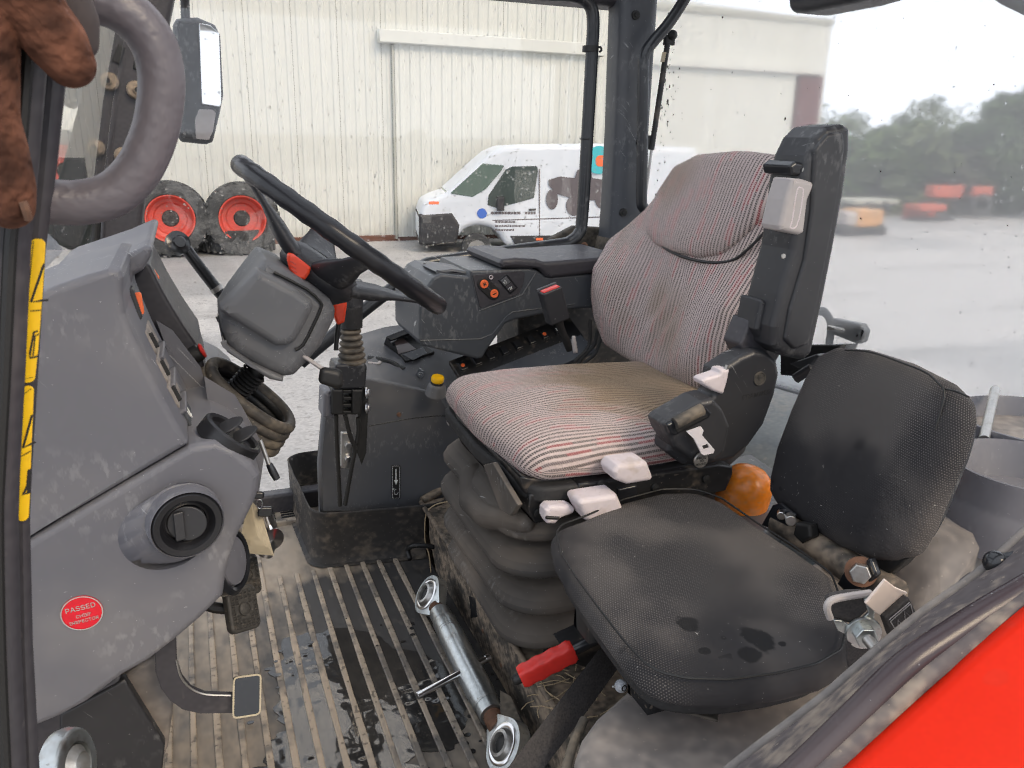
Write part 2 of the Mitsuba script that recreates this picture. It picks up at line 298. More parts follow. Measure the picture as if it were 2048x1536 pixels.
bsdf('white_ink', (0.75, 0.75, 0.73), 0.5)
bsdf('handle_white', dirty((0.56, 0.50, 0.51), (0.38, 0.30, 0.23), 22, 0.54, 0.75, 0.45, 70, 0.0, 0.08), 0.42)
bsdf('handle_grey', dirty((0.38, 0.35, 0.34), (0.30, 0.26, 0.23), 18, 0.55, 0.85, 0.3, 70, 0.0, 0.06), 0.42)
bsdf('zinc', dirty((0.54, 0.57, 0.57), (0.20, 0.16, 0.125), 20, 0.50, 0.8, 0.75, 90), 0.30, metal=0.95)
bsdf('chrome', (0.78, 0.77, 0.77), 0.12, metal=1.0)
bsdf('rust', dirty((0.20, 0.105, 0.065), (0.09, 0.055, 0.04), 30, 0.4, 0.7), 0.7, metal=0.3)
bsdf('steel', dirty((0.45, 0.44, 0.42), (0.20, 0.16, 0.12), 25, 0.5, 0.8, 0.6), 0.34, metal=0.9)
scene['amber'] = {'type': 'principled', 'base_color': proc(dirty((0.80, 0.24, 0.02), (0.45, 0.26, 0.16), 25, 0.45, 0.75, 0.6)), 'roughness': 0.3, 'spec_trans': 0.35, 'eta': 1.45}
bsdf('screen', (0.10, 0.075, 0.07), 0.12)
bsdf('red_paint', dirty((0.62, 0.018, 0.004), (0.50, 0.035, 0.018), 3, 0.5, 0.9, 0.3, 150, 0.0, 0.04), 0.45, spec=0.12)
bsdf('paper', lambda p, n, uv: mix((0.52, 0.46, 0.34), (0.38, 0.32, 0.22), fbm(p.x * 40, p.y * 40, p.z * 40)), 0.85)
bsdf('straw', (0.42, 0.32, 0.20), 0.8)
bsdf('slate_shelf', dirty((0.14, 0.16, 0.17), (0.24, 0.22, 0.19), 7, 0.5, 0.8, 0.6), 0.40)
bsdf('tub_grey', scuffed((0.15, 0.15, 0.17), (0.27, 0.25, 0.24), 0.3, 6.0, 0.1), 0.42)
bsdf('mirror', (0.9, 0.9, 0.9), 0.02, metal=1.0)
# outside
bsdf('concrete', lambda p, n, uv: mix(mix((0.325, 0.313, 0.303), (0.225, 0.222, 0.22), smoothstep(0.4, 0.75, fbm(p.x * 0.22, p.y * 0.5, 0.0, 4))), (0.15, 0.145, 0.14), 0.45 * smoothstep(0.62, 0.82, fbm(p.x * 0.16 + 0.1 * p.y, p.y * 1.7, 4.0, 3)) + 0.5 * smoothstep(0.80, 0.88, noise(p.x * 21, p.y * 21))) * (0.86 + 0.28 * noise(p.x * 45, p.y * 45)), 0.55)
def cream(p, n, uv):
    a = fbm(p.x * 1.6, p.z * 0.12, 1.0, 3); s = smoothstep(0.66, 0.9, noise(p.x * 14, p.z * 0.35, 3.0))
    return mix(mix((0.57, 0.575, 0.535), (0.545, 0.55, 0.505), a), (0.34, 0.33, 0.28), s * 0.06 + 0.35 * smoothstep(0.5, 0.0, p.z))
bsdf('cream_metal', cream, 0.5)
bsdf('cream_dark', (0.36, 0.36, 0.31), 0.55)
bsdf('rust_strip', (0.13, 0.055, 0.035), 0.8)
bsdf('column_red', (0.095, 0.022, 0.022), 0.6)
bsdf('van_white', (0.56, 0.59, 0.63), 0.28, clearcoat=0.7)
bsdf('van_glass', (0.035, 0.05, 0.045), 0.08)
bsdf('van_screen', (0.085, 0.125, 0.105), 0.1)
bsdf('van_black', (0.02, 0.02, 0.022), 0.6)
bsdf('teal', (0.05, 0.42, 0.46), 0.5)
bsdf('blue', (0.04, 0.12, 0.45), 0.5)
bsdf('decal_grey', (0.10, 0.085, 0.09), 0.5)
bsdf('tyre', dirty((0.035, 0.036, 0.037), (0.11, 0.11, 0.108), 3, 0.4, 0.7, 0.7, 20), 0.8)
bsdf('rim_red', dirty((0.52, 0.060, 0.040), (0.30, 0.08, 0.06), 4, 0.45, 0.8, 0.6, 20), 0.45)
bsdf('dark_green', (0.02, 0.035, 0.03), 0.4)
bsdf('bark', (0.06, 0.05, 0.04), 0.9)
for i, c in enumerate([(0.11, 0.16, 0.06), (0.085, 0.125, 0.055), (0.13, 0.16, 0.08), (0.10, 0.105, 0.07)]):
    scene[f'leaf_{i}'] = {'type': 'twosided', 'bsdf': {'type': 'diffuse', 'reflectance': {'type': 'rgb', 'value': list(c)}}}
bsdf('grass', lambda p, n, uv: mix((0.16, 0.15, 0.05), (0.07, 0.10, 0.03), fbm(p.x * 1.5, p.y * 1.5)), 0.9)
bsdf('machine_orange', dirty((0.48, 0.085, 0.04), (0.22, 0.10, 0.07), 3, 0.45, 0.8, 0.6, 20), 0.5)
bsdf('machine_amber', dirty((0.50, 0.25, 0.08), (0.28, 0.20, 0.13), 3, 0.4, 0.8, 0.7, 20), 0.5)
# glass: clear pane, and panes misted by rain
scene['pane_clear'] = {'type': 'thindielectric', 'int_ior': 1.5}
scene['pane_wet'] = {'type': 'principledthin', 'base_color': {'type': 'rgb', 'value': [1, 1, 1]}, 'roughness': 0.05, 'spec_trans': 0.74, 'eta': 1.33, 'diff_trans': 1.3}
scene['pane_damp'] = {'type': 'thindielectric', 'int_ior': 1.5}
scene['water_drop'] = {'type': 'dielectric', 'int_ior': 1.33}

# ================================================================== OUTSIDE
scene['ground'] = mikit.ply(mesh([[-120, -60, 0], [160, -60, 0], [160, 160, 0], [-120, 160, 0]], [[0, 1, 2], [0, 2, 3]]), 'concrete')
labels['ground'] = {'label': 'pale wet concrete yard around the tractor', 'kind': 'structure'}

# --- farm building, its corrugated sheets one by one
YB, ZB = 19.6, 5.75
b = thing('metal_building', 'long cream building of ribbed metal sheets with big sliding doors behind the van', 'building')
def sheet(x0, w, z0, z1, y, d=0.022, pitch=0.25):
    px = []
    n = int(round(w / pitch))
    for i in range(n):
        o = x0 + i * pitch
        px += [(o, 0), (o + 0.09, 0), (o + 0.115, -d), (o + 0.21, -d), (o + 0.235, 0)]
    px.append((x0 + w, 0)); px = np.array(px)
    A = np.column_stack([px[:, 0], y + px[:, 1], np.full(len(px), z0)]); B = A.copy(); B[:, 2] = z1
    return mesh(np.vstack([A, B]), [t for t in grid_faces(2, len(px), False)])
for i in range(31):
    x0 = -13.5 + i
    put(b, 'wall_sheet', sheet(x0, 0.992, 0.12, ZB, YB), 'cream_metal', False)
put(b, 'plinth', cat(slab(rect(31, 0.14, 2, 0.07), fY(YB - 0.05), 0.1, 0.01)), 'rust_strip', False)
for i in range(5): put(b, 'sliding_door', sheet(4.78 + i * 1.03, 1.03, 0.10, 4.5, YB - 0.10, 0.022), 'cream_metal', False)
for i in range(5): put(b, 'sliding_door', sheet(11.2 + i * 1.03, 1.03, 0.10, 4.36, YB - 0.10, 0.022), 'cream_metal', False)
put(b, 'door_track', slab(rect(5.75, 0.28, 7.27, 4.64), fY(YB - 0.30), 0.28, 0.02), 'cream_metal', 30)
put(b, 'door_track', slab(rect(6.1, 0.22, 14.1, 4.48), fY(YB - 0.28), 0.26, 0.02), 'cream_metal', 30)
put(b, 'door_post', slab(rect(0.05, 4.42, 4.74, 2.26), fY(YB - 0.13), 0.10, 0.01), 'cream_dark', 30)
put(b, 'door_post', slab(rect(0.07, 4.42, 9.97, 2.26), fY(YB - 0.13), 0.10, 0.01), 'cream_dark', 30)
put(b, 'column', slab(rect(0.85, 4.35, 16.85, 2.175), fY(YB - 0.16), 0.15, 0.02), 'column_red', 30, label='dark red door column at the end of the wall')
put(b, 'eaves_trim', slab(rect(31, 0.16, 2, ZB + 0.06), fY(YB - 0.08), 0.14, 0.02), 'cream_dark', 30)
put(b, 'backing', slab(rect(30.9, 5.6, 2, 2.85), fY(YB + 0.02), 0.05, 0), 'cream_dark', False)
put(b, 'roof', mesh([[-13.5, YB, ZB + 0.1], [17.5, YB, ZB + 0.1], [17.5, YB + 9, ZB + 1.9], [-13.5, YB + 9, ZB + 1.9]], [[0, 1, 2], [0, 2, 3]]), 'cream_dark', False)
put(b, 'end_wall', mesh([[17.49, YB, 0], [17.49, YB + 14, 0], [17.49, YB + 14, ZB], [17.49, YB, ZB]], [[0, 1, 2], [0, 2, 3]]), 'cream_metal', False)

# --- stacked tractor wheels by the wall
def tyre_mesh(O, ax, R, r, w, lugs=24):
    m = lathe([(r, -w * .36), (r * 1.06, -w * .46), (R * .80, -w * .52), (R * .95, -w * .44), (R * .955, -w * .36), (R * .965, 0), (R * .955, w * .36), (R * .95, w * .44), (R * .80, w * .52), (r * 1.06, w * .46), (r, w * .36)], O, ax, 48)
    ax = nrm(ax); a = nrm(np.cross(ax, Z if abs(ax[2]) < .9 else X)); c = np.cross(ax, a); L = []
    for i in range(lugs):
        for sgn in (1, -1):
            t = (i + (0.25 if sgn > 0 else -0.25)) * 2 * math.pi / lugs; e = a * math.cos(t) + c * math.sin(t); g = np.cross(ax, e)
            fr = Fr(np.asarray(O) + e * R * 1.0 + ax * sgn * w * .25, ax * sgn + g * 0.55, np.cross(e, ax * sgn + g * 0.55)); fr.ez = e
            L.append(slab(rect(w * .56, R * .075), fr, R * .065, 0.01, seg=1))
    return cat(m, L)
for i, (u, wx) in enumerate(((341, 'left'), (484, 'right'))):
    c = at(u, 437, y=18.0); ax = V(0.0, -1, 0.06)
    g = thing('spare_tractor_wheel', f'{"left" if i == 0 else "right"} of two big black tractor wheels with red centre standing against the cream wall', 'wheel', 'red-centred wheels against the wall')
    put(g, 'tyre', tyre_mesh(c, ax, 0.76, 0.46, 0.5), 'tyre', 40)
    put(g, 'rim', lathe([(0.47, .20), (0.475, .24), (.45, .235), (.42, .17), (.40, .02), (.33, .0), (.30, -.05), (.17, -.06), (.165, -.09)], c, ax, 40), 'rim_red', 40)
    put(g, 'hub', cat(lathe([(.165, -.085), (.15, -.06), (0, -.06)], c, ax, 24), [ball(c + nrm(ax) * -.05 + .13 * (X * math.cos(t) + Z * math.sin(t)), .018, 1) for t in np.arange(8) * math.pi / 4]), 'tyre', 40)
    c2 = at(u, 512, z=0.0) + V(0, 0.75, 0.27)
    h = thing('flat_tyre', f'black tyre lying flat under the {"left" if i == 0 else "right"} red-centred wheel', 'tyre', 'tyres lying under the standing wheels')
    put(h, 'tread', tyre_mesh(c2, Z, 0.76, 0.42, 0.46), 'tyre', 40)

# --- van
va = math.radians(13); vex = V(math.cos(va), -math.sin(va), 0); vO = at(840, 500, y=17.3)
def vF(o): return Fr(vO + np.cross(X, Z) * 0 - np.cross(vex, Z) * -1 * 0 + V(math.sin(va), math.cos(va), 0) * o, vex, Z)
def vat(u, v, o=0.0): f_ = vF(o); return onp(u, v, f_.O, f_.ez)
vf = vF(0); vb = V(math.sin(va), math.cos(va), 0)
g = thing('van', 'white high roofed panel van parked along the cream building', 'van')
prof = [(838, 484), (837, 446), (839, 424), (846, 407), (862, 398), (890, 388), (962, 322), (984, 304), (1010, 293), (1060, 290), (1230, 288), (1395, 296), (1402, 320), (1404, 492), (1012, 492), (999, 470), (982, 455), (955, 450), (930, 457), (916, 474), (910, 490)]
q = outline(vf.px(prof), .07, n=150)
def vanbody(inset, y0, y1): return inset
body = bex(q, 2.0, 0.13, 0.0, step=0.6, seg=5)
body.vertices[:, 0] += 0; zz = np.clip((body.vertices[:, 1] - 1.0) / 1.5, 0, 1); body.vertices[:, 2] = -1.0 + (body.vertices[:, 2] + 1.0) * (1 - 0.10 * zz)
put(g, 'body', moved(body, vf), 'van_white', 40)
yo = 0.03
def vplate(px, mat, name, off=0.0, d=0.03, c=0.02, label=None):
    fr = vF(off); put(g, name, prism(px, fr, d, 0.006, c), mat, 30, label=label)
vplate([(1012, 339), (1025, 333), (1074, 332), (1076, 342), (1068, 396), (1040, 404), (993, 416), (975, 410), (977, 391)], 'van_glass', 'side_window', -0.006, 0.06)
w0 = [vat(968, 324), vat(1008, 330), vat(950, 392), vat(894, 388)]
A = np.array([w0[0] + vb * .30, w0[0] + vb * 1.7, w0[3] + vb * 1.85, w0[3] + vb * .15])
off = nrm(np.cross(A[1] - A[0], A[3] - A[0])); off = off if off[0] < 0 else -off
put(g, 'windscreen', loft(A + off * 0.03, A - off * 0.05), 'van_screen', False)
vplate([(966, 327), (1009, 331), (1004, 340), (972, 378), (945, 394), (900, 387)], 'van_screen', 'windscreen_edge', -0.004, 0.10)
put(g, 'bumper', prism([(838, 428), (905, 424), (922, 450), (912, 492), (838, 490)], vF(-0.02), 2.04, 0.08, 0.05), 'van_black', 40)
put(g, 'headlight', prism([(846, 409), (868, 399), (880, 407), (856, 418)], vF(.02), 0.1, 0.02, 0.01), 'van_white', 40)
put(g, 'indicator', prism([(858, 403), (878, 403), (878, 409), (858, 409)], vF(-.005), 0.05, 0.01, 0.01), 'orange', 40)
put(g, 'rub_strip', prism([(1020, 472), (1205, 470), (1205, 488), (1030, 489)], vF(-0.02), 0.06, 0.01, 0.01), 'van_black', 40)
put(g, 'side_marker', prism([(1072, 476), (1086, 476), (1086, 481), (1072, 481)], vF(-0.03), 0.02, 0.004), 'orange', 40)
put(g, 'mirror', slab(rect(0.16, 0.30), Fr(vat(1002, 408, -0.14), vex, Z), 0.14, 0.03), 'van_black', 40)
put(g, 'door_handle', prism([(1058, 418), (1072, 417), (1072, 421), (1058, 422)], vF(-0.02), 0.03, 0.006), 'van_black', 40)
put(g, 'door_seam', prism([(1078, 338), (1080, 338), (1080, 486), (1078, 486)], vF(-0.003), 0.02, 0.0), 'decal_grey', False)
put(g, 'side_crease', prism([(985, 440), (1200, 433), (1200, 435), (985, 442)], vF(-0.004), 0.02, 0.0), 'decal_grey', False)
for u in (953, 1330):
    c = vat(953, 497, 0.10) if u == 953 else vat(953, 497, 0.10) + vex * 3.7
    k = put(g, 'wheel', lathe([(0.2, -.09), (0.31, -.10), (.34, -.07), (.345, .05), (.345, .10), (.2, .10)], c, vb, 32), 'tyre', 40)
    put(k, 'rim', lathe([(0.0, -.085), (.08, -.09), (.10, -.06), (.2, -.07), (.215, -.10), (.22, -.02)], c, vb, 24), 'steel', 40)
put(g, 'logo_ring', slab(disc(0.30), Fr(vat(1198, 320, -0.006), vex, Z), 0.01, 0.001), 'teal', False)
put(g, 'logo_disc', slab(rect(0.34, 0.24), Fr(vat(1206, 322, -0.014), vex, Z), 0.008, 0.001, 0.1), 'orange', False)
put(g, 'logo_badge', slab(disc(0.11), Fr(vat(964, 427, -0.006), vex, Z), 0.01, 0.001), 'blue', False)
dm = [prism(p, vF(-0.008), 0.012, 0.0, 0.02) for p in ([(1097, 360), (1120, 353), (1150, 356), (1155, 340), (1180, 338), (1185, 356), (1212, 360), (1210, 375), (1195, 400), (1160, 402), (1115, 388), (1098, 372)],)]
for (u, v, ru, rv) in ((1104, 399, 12, 20), (1148, 412, 16, 20), (1203, 398, 13, 19)):
    dm.append(prism([(u + ru * math.cos(t), v + rv * math.sin(t)) for t in np.arange(20) * math.pi / 10], vF(-0.010), 0.012, 0.0))
put(g, 'tractor_decal', cat(dm), 'decal_grey', False, label='dark picture of a tractor on the van side')
ln = []
for (u0, u1, v) in ((982, 1040, 426), (1050, 1072, 426), (990, 1030, 444), (990, 1053, 452), (990, 1032, 460)):
    u = u0
    while u < u1 - 3:
        wd = 3 + 4 * rng.random(); hgt = 5 if v == 426 else 3.4
        ln.append(prism([(u, v - hgt / 2), (u + wd, v - hgt / 2), (u + wd, v + hgt / 2), (u, v + hgt / 2)], vF(-0.006), 0.01, 0.0)); u += wd + 1.3
put(g, 'side_lettering', cat(ln), 'decal_grey', False, label='small grey lines of lettering on the van door')

# --- trees, verge and machines beyond the yard
def tree(name, lab, x, y, h, wd, leaf, n=4200, grp='trees beyond the yard', lean=0.0):
    t = thing(name, lab, 'tree', grp); r = np.random.default_rng(int(abs(x * 97 + y * 13)) + 5)
    tr = [tube([(x, y, 0), (x + .1, y, h * .3), (x + lean, y + .1, h * .62), (x + lean * 1.4, y, h * .9)], [.20, .15, .10, .03], 3, 8)]
    cs = []
    for i in range(16):
        a = r.random() * 6.28; rr = wd * .5 * math.sqrt(r.random()); z = h * (.10 + .84 * r.random()); sc = 1 - abs(z / h - .5) * .9
        c = V(x + lean * z / h + rr * sc * math.cos(a), y + rr * sc * math.sin(a), z); cs.append((c, wd * (.10 + .14 * r.random())))
        tr.append(tube([(x + lean * .4, y, z * .6), (np.array([x, y, z * .8]) + c) / 2, c], [.06, .04, .015], 2, 5))
    put(t, 'trunk', cat(tr), 'bark', 40)
    P = []
    for c, R in cs:
        m = n // 16; d = r.normal(size=(m, 3)); d /= np.linalg.norm(d, axis=1, keepdims=True); P.append(c + d * (R * r.random((m, 1)) ** .45) * [1, 1, .8])
    P = np.vstack(P); m = len(P); s = .09 + .13 * r.random((m, 1)); a = r.normal(size=(m, 3)); a /= np.linalg.norm(a, axis=1, keepdims=True); b2 = np.cross(a, r.normal(size=(m, 3))); b2 /= np.linalg.norm(b2, axis=1, keepdims=True)
    v = np.stack([P - a * s, P + b2 * s * .6, P + a * s, P - b2 * s * .6], 1).reshape(-1, 3); i = np.arange(m)[:, None] * 4
    put(t, 'crown', mesh(v, np.vstack([i + [0, 1, 2], i + [0, 2, 3]])), leaf, False)
kinds = ['round green tree at the far edge of the yard', 'dark brownish hedge tree at the yard edge', 'tall pale green tree rising over the hedge', 'bright green bushy tree just right of the folded armrest']
for (u, y, h, wd, lf, lab, nm) in ((1690, 27.5, 2.7, 3.4, 0, 'low green bush tree beside the end of the cream building', 'bushy_tree'), (1740, 26.0, 3.2, 4.2, 0, 'bright green bushy tree to the right of the folded armrest top', 'bushy_tree'), (1800, 25.0, 3.0, 4.2, 2, 'light green tree over the orange machine in the yard', 'bushy_tree'),
        (1870, 24.5, 2.9, 4.0, 3, 'dull brown bushy tree behind the red orange tractor', 'bushy_tree'), (1925, 24.0, 3.5, 4.0, 1, 'dark green tree above the rear of the red orange tractor', 'bushy_tree'), (1990, 23.2, 4.4, 4.0, 1, 'big dark tree near the right edge of the view', 'bushy_tree'), (2050, 22.0, 5.2, 4.4, 1, 'tallest tree cut by the right edge of the view', 'bushy_tree'), (2120, 21.5, 5.0, 4.0, 1, 'dark tree half hidden behind the tallest one at the right edge', 'bushy_tree')):
    c = at(u, 470, y=y); tree(nm, lab, c[0], y, h, wd, f'leaf_{lf}')
for (u, y, h) in ((1650, 48, 4.6), (1800, 47, 6.2), (1930, 46, 5.4), (2060, 44, 6.6)):
    c = at(u, 470, y=y); tree('far_tree', {1650: 'leftmost hazy far tree seen over the bushes', 1800: 'second hazy far tree from the building', 1930: 'third hazy far tree from the building', 2060: 'hazy far tree at the right edge'}[u], c[0], y, h, 7, 'leaf_2', 2600, 'far trees behind the hedge')
vg = []
a0, a1 = at(1660, 432, z=0), at(2300, 425, z=0)
r = np.random.default_rng(3)
P = np.column_stack([np.interp(r.random(9000), [0, 1], [22, 46]), np.zeros(9000), np.zeros(9000)]); tt = r.random(9000)
P[:, :2] = a0[:2] + (a1 - a0)[:2] * tt[:, None] + np.outer(r.random(9000) * 2.4, nrm(V(.25, 1, 0))[:2])
hh = .15 + .3 * r.random(9000); an = r.random(9000) * 6.28; dx = np.column_stack([np.cos(an), np.sin(an), 0 * an]) * .05
v = np.stack([P - dx, P + dx, P + np.column_stack([.1 * np.cos(an * 2), .1 * np.sin(an * 2), hh])], 1).reshape(-1, 3)
gk = thing('grass_verge', 'strip of rough yellowish grass along the far edge of the yard', 'grass', kind='stuff'); scene[gk] = mikit.ply(mesh(v, np.arange(len(v)).reshape(-1, 3)), 'grass', False)
# small red orange tractor far away
c = at(1905, 434, z=0); ax = nrm(V(1, -.35, 0)); sd = np.cross(Z, ax); tf = lambda a, s, z: c + (ax * a + sd * s + Z * z) * 1.15
g = thing('compact_tractor', 'small red orange tractor parked by the grass verge at the far right', 'tractor')
put(g, 'bonnet', rbox(Fr(tf(-.45, 0, .98), ax, sd), 1.15, .6, .42, .06, .1), 'machine_orange')
put(g, 'mudguard', cat(rbox(Fr(tf(.55, .42, 1.0), ax, sd), .75, .25, .35, .06, .08), rbox(Fr(tf(.55, -.42, 1.0), ax, sd), .75, .25, .35, .06, .08)), 'machine_orange')
put(g, 'seat', rbox(Fr(tf(.5, 0, 1.02), ax, sd), .4, .4, .3, .05), 'van_black'); put(g, 'steering_wheel', tube([tf(.1 + .16 * math.cos(t), .16 * math.sin(t), 1.22) for t in np.arange(16) * math.pi / 8], .015, closed=True), 'van_black')
for a, s in ((.55, .48), (.55, -.48), (-.75, .42), (-.75, -.42)):
    R = .42 if a > 0 else .27; put(g, 'wheel', tyre_mesh(tf(a, s, R), sd, R, R * .5, .22, 14), 'tyre', 40)
c = at(1850, 440, z=0); g = thing('loader_bucket', 'orange loader attachment lying left of the small tractor', 'attachment')
put(g, 'shell', cat(rbox(Fr(c + V(-.1, 0, .55), X, Y), 1.3, .7, .22, .06), rbox(Fr(c + V(0, .3, .3), X, Y), 1.4, .12, .3, .03)), 'machine_orange'); put(g, 'cutting_edge', rbox(Fr(c + V(0, -.2, .12), X, Y), 1.8, .5, .12, .03), 'van_black')
c = at(1722, 470, z=0); g = thing('yellow_machine', 'blurred amber yellow machine on the yard just right of the armrest', 'machine')
put(g, 'housing', rbox(Fr(c + V(.2, .3, .72), X, Y), 1.0, .8, .5, .08, .1), 'machine_amber'); put(g, 'panel', rbox(Fr(c + V(-.4, .3, .66), X, Y), .5, .7, .4, .06, .08), 'handle_grey')
put(g, 'base', rbox(Fr(c + V(0, .3, .22), X, Y), 1.6, .9, .22, .04), 'van_black')
for a in (-.6, .6): put(g, 'roller', cyl(c + V(a, -.15, .16), c + V(a, .75, .16), .16), 'tyre')
c = at(1745, 434, z=0); g = thing('trailer', 'low grey trailer standing before the bushes', 'trailer')
put(g, 'bed', rbox(Fr(c + V(0, .5, .62), X, Y), 2.2, 1.2, .16, .03), 'cream_dark'); put(g, 'frame', rbox(Fr(c + V(0, .5, .45), X, Y), 2.6, .5, .1, .02), 'van_black')
for a in (-.4, .4): put(g, 'wheel', lathe([(.1, -.08), (.26, -.08), (.29, 0), (.26, .08), (.1, .08)], c + V(a, -.05, .29), Y, 20), 'tyre')
# dark shape seen through the streaked windscreen
c = at(140, 505, z=0); g = thing('storage_cabinet', 'dark green cabinet by the wall, seen through the streaked windscreen', 'cabinet')
put(g, 'carcass', rbox(Fr(c + V(-.3, .5, .95), X, Z), 1.5, 1.9, .7, .03), 'dark_green')
for a in (-.66, .06): put(g, 'door', rbox(Fr(c + V(a, .47, .95), X, Z), .68, 1.75, .03, .01), 'dark_green')
for a in (-.36, -.24): put(g, 'handle', cyl(c + V(a, .42, .9), c + V(a, .42, 1.1), .02), 'steel')

# ================================================================== CAB
ZF = 1.35
# --- floor with its raised ribs
scene['cab_floor'] = mikit.ply(slab(rect(1.15, 1.78, 0.10, 1.42), fZ(ZF), 0.06, 0.004), 'floor_mat', 30)
labels['cab_floor'] = {'label': 'dusty ribbed rubber floor mat of the cab', 'kind': 'structure'}
for i in range(-3, 12):
    xx = -0.035 + 0.0432 * i; y1 = 2.19 if i < 4 else 1.925
    rr = np.random.default_rng(i + 50); n = 14; yy = np.linspace(.56, y1, n); w = .0062 + .0006 * rr.normal(size=n)
    px = np.vstack([np.column_stack([xx - w, yy]), np.column_stack([xx + w, yy])[::-1]])
    put('cab_floor', 'rib', slab(px, fZ(ZF + .0055), .0065, .0025, step=1), 'rib_mat', 30)
put('cab_floor', 'edge_lip', slab(rect(.035, 1.5, -.185, 1.3), fZ(ZF + .012), .014, .005), 'rib_mat')
gz = at(560, 1034, z=ZF)
put('cab_floor', 'sill_plate', slab(rect(.9, .085, .05, 2.262), fZ(ZF + .014), .02, .004), 'rib_mat')
put('cab_floor', 'sill_grille', cat([slab(rect(.05, .007, -.06 + .066 * a, 2.243 + .016 * k), fZ(ZF + .0165), .004, .0) for a in range(5) for k in range(3)]), 'ink', False)
# water spilled over the mat between the ribs
def blob(u0, v0, ru, rv, n, seed, jag=.22):
    a = np.arange(n) * 2 * math.pi / n; q = meshkit.fbm(np.column_stack([np.cos(a) * 1.6 + seed, np.sin(a) * 1.6, a * 0]), 4, seed) - .5
    return [(u0 + ru * c * (1 + 2 * jag * t * 2), v0 + rv * s * (1 + 2 * jag * t * 2)) for c, s, t in zip(np.cos(a), np.sin(a), q)]
pg = thing('puddle', 'black wet puddle of spilled water between the floor ribs', 'puddle', kind='stuff')
wet = [slab(fZ(ZF + .0015).px(blob(*p)), fZ(ZF + .0015), .001, 0, step=1) for p in ((715, 1345, 155, 90, 130, 1), (745, 1400, 190, 95, 130, 8), (780, 1440, 150, 95, 130, 2), (640, 1490, 115, 62, 110, 3), (880, 1420, 48, 34, 60, 4), (700, 1580, 240, 70, 130, 6))]
for i in range(60):
    t = rng.random() * 6.28; q = at(740 + 235 * math.cos(t) * (.7 + .5 * rng.random()), 1410 + 150 * math.sin(t) * (.7 + .5 * rng.random()), z=ZF); rr = .002 + .005 * rng.random()
    wet.append(slab(disc(rr, 12, q[0], q[1], rr * (.6 + .5 * rng.random())), fZ(ZF + (.0062 if i % 2 else .0016)), .001, 0))
scene[pg] = mikit.ply(cat(wet), 'wet_mat', False)

# --- cab frame: pillars, roof, windows
cab = thing('tractor_cab', 'grey tractor cab shell with pillars, roof and rain streaked windows', 'cab')
yr = 2.30
# rear right pillar
def ring_post(rows, name, mat, label=None):
    """post lofted through rows of (outline points)"""
    n = len(rows[0]); m = mesh(np.vstack(rows), [t[::-1] for t in grid_faces(len(rows), n, True)])
    m = cat(m); m.fix_normals(); return put(cab, name, m, mat, 40, label=label)
rows = []
for v, ul, ur in ((-60, 1243, 1322), (0, 1241, 1318), (250, 1232, 1301), (400, 1224, 1291), (478, 1218, 1286)):
    a, b_ = at(ul, v, y=2.16), at(ur, v, y=2.16); c = (a + b_) / 2; w = (b_ - a)[0] / 2
    rows.append(np.column_stack([c[0] + np.sign(np.cos(t := np.arange(24) * math.pi / 12)) * np.abs(np.cos(t)) ** .55 * w, 2.20 + np.sign(np.sin(t)) * np.abs(np.sin(t)) ** .55 * .055, np.full(24, c[2])]))
pk = ring_post(rows, 'rear_pillar', 'pillar_slate')
rows2 = [r + 0 for r in rows[-1:]]; 
for k_, (dz, e) in enumerate(((0.004, 1.06), (-.03, 1.16), (-.12, 1.25))):
    r_ = rows[-1].copy(); c = r_.mean(0); r_[:, :2] = c[:2] + (r_[:, :2] - c[:2]) * e; r_[:, 2] = c[2] + dz; rows2.append(r_)
ring_post(rows2[1:], 'pillar_foot', 'rubber_dusty')
for u, v in ((1272, 30), (1247, 425), (1281, 285)):
    p_ = at(u, v, y=2.142); put(pk, 'bolt', cat(lathe([(.0, .006), (.006, .006), (.0065, .002), (.012, .0015), (.0125, -.004)], p_, -Y, 20)), 'ink', 40)
put(cab, 'pillar_seal', tube([at(1240, -60, y=2.22), at(1232, 250, y=2.22), at(1212, 490, y=2.22)], .007), 'ink')
# front right pillar, raked
fr = fY(2.22)
put(cab, 'front_pillar', prism([(262, -40), (252, 40), (225, 200), (206, 355), (196, 520), (276, 520), (298, 330), (325, 140), (339, 44), (356, -40)], fr, .09, .014, .006), 'frame_dark')
put(cab, 'pillar_seal', tube([at(256, -40, y=2.20), at(244, 40, y=2.20), at(216, 200, y=2.20), at(197, 355, y=2.20), at(190, 520, y=2.20)], .010), 'ink')
for u, v in ((271, 180), (246, 312)):
    p_ = at(u, v, y=2.215); q_ = put(cab, 'pillar_bolt', lathe([(.0, .016), (.009, .016), (.011, .012), (.019, .010), (.021, .004), (.021, 0)], p_, -Y + X * .3, 22), 'pedestal_dirty'); put(q_, 'socket', lathe([(0, .0165), (.006, .0168), (.0065, .015)], p_, -Y + X * .3, 12), 'ink')
put(cab, 'pillar_clip', prism([(270, 102), (284, 104), (284, 142), (266, 138)], fY(2.215), .02, .003), 'ink')
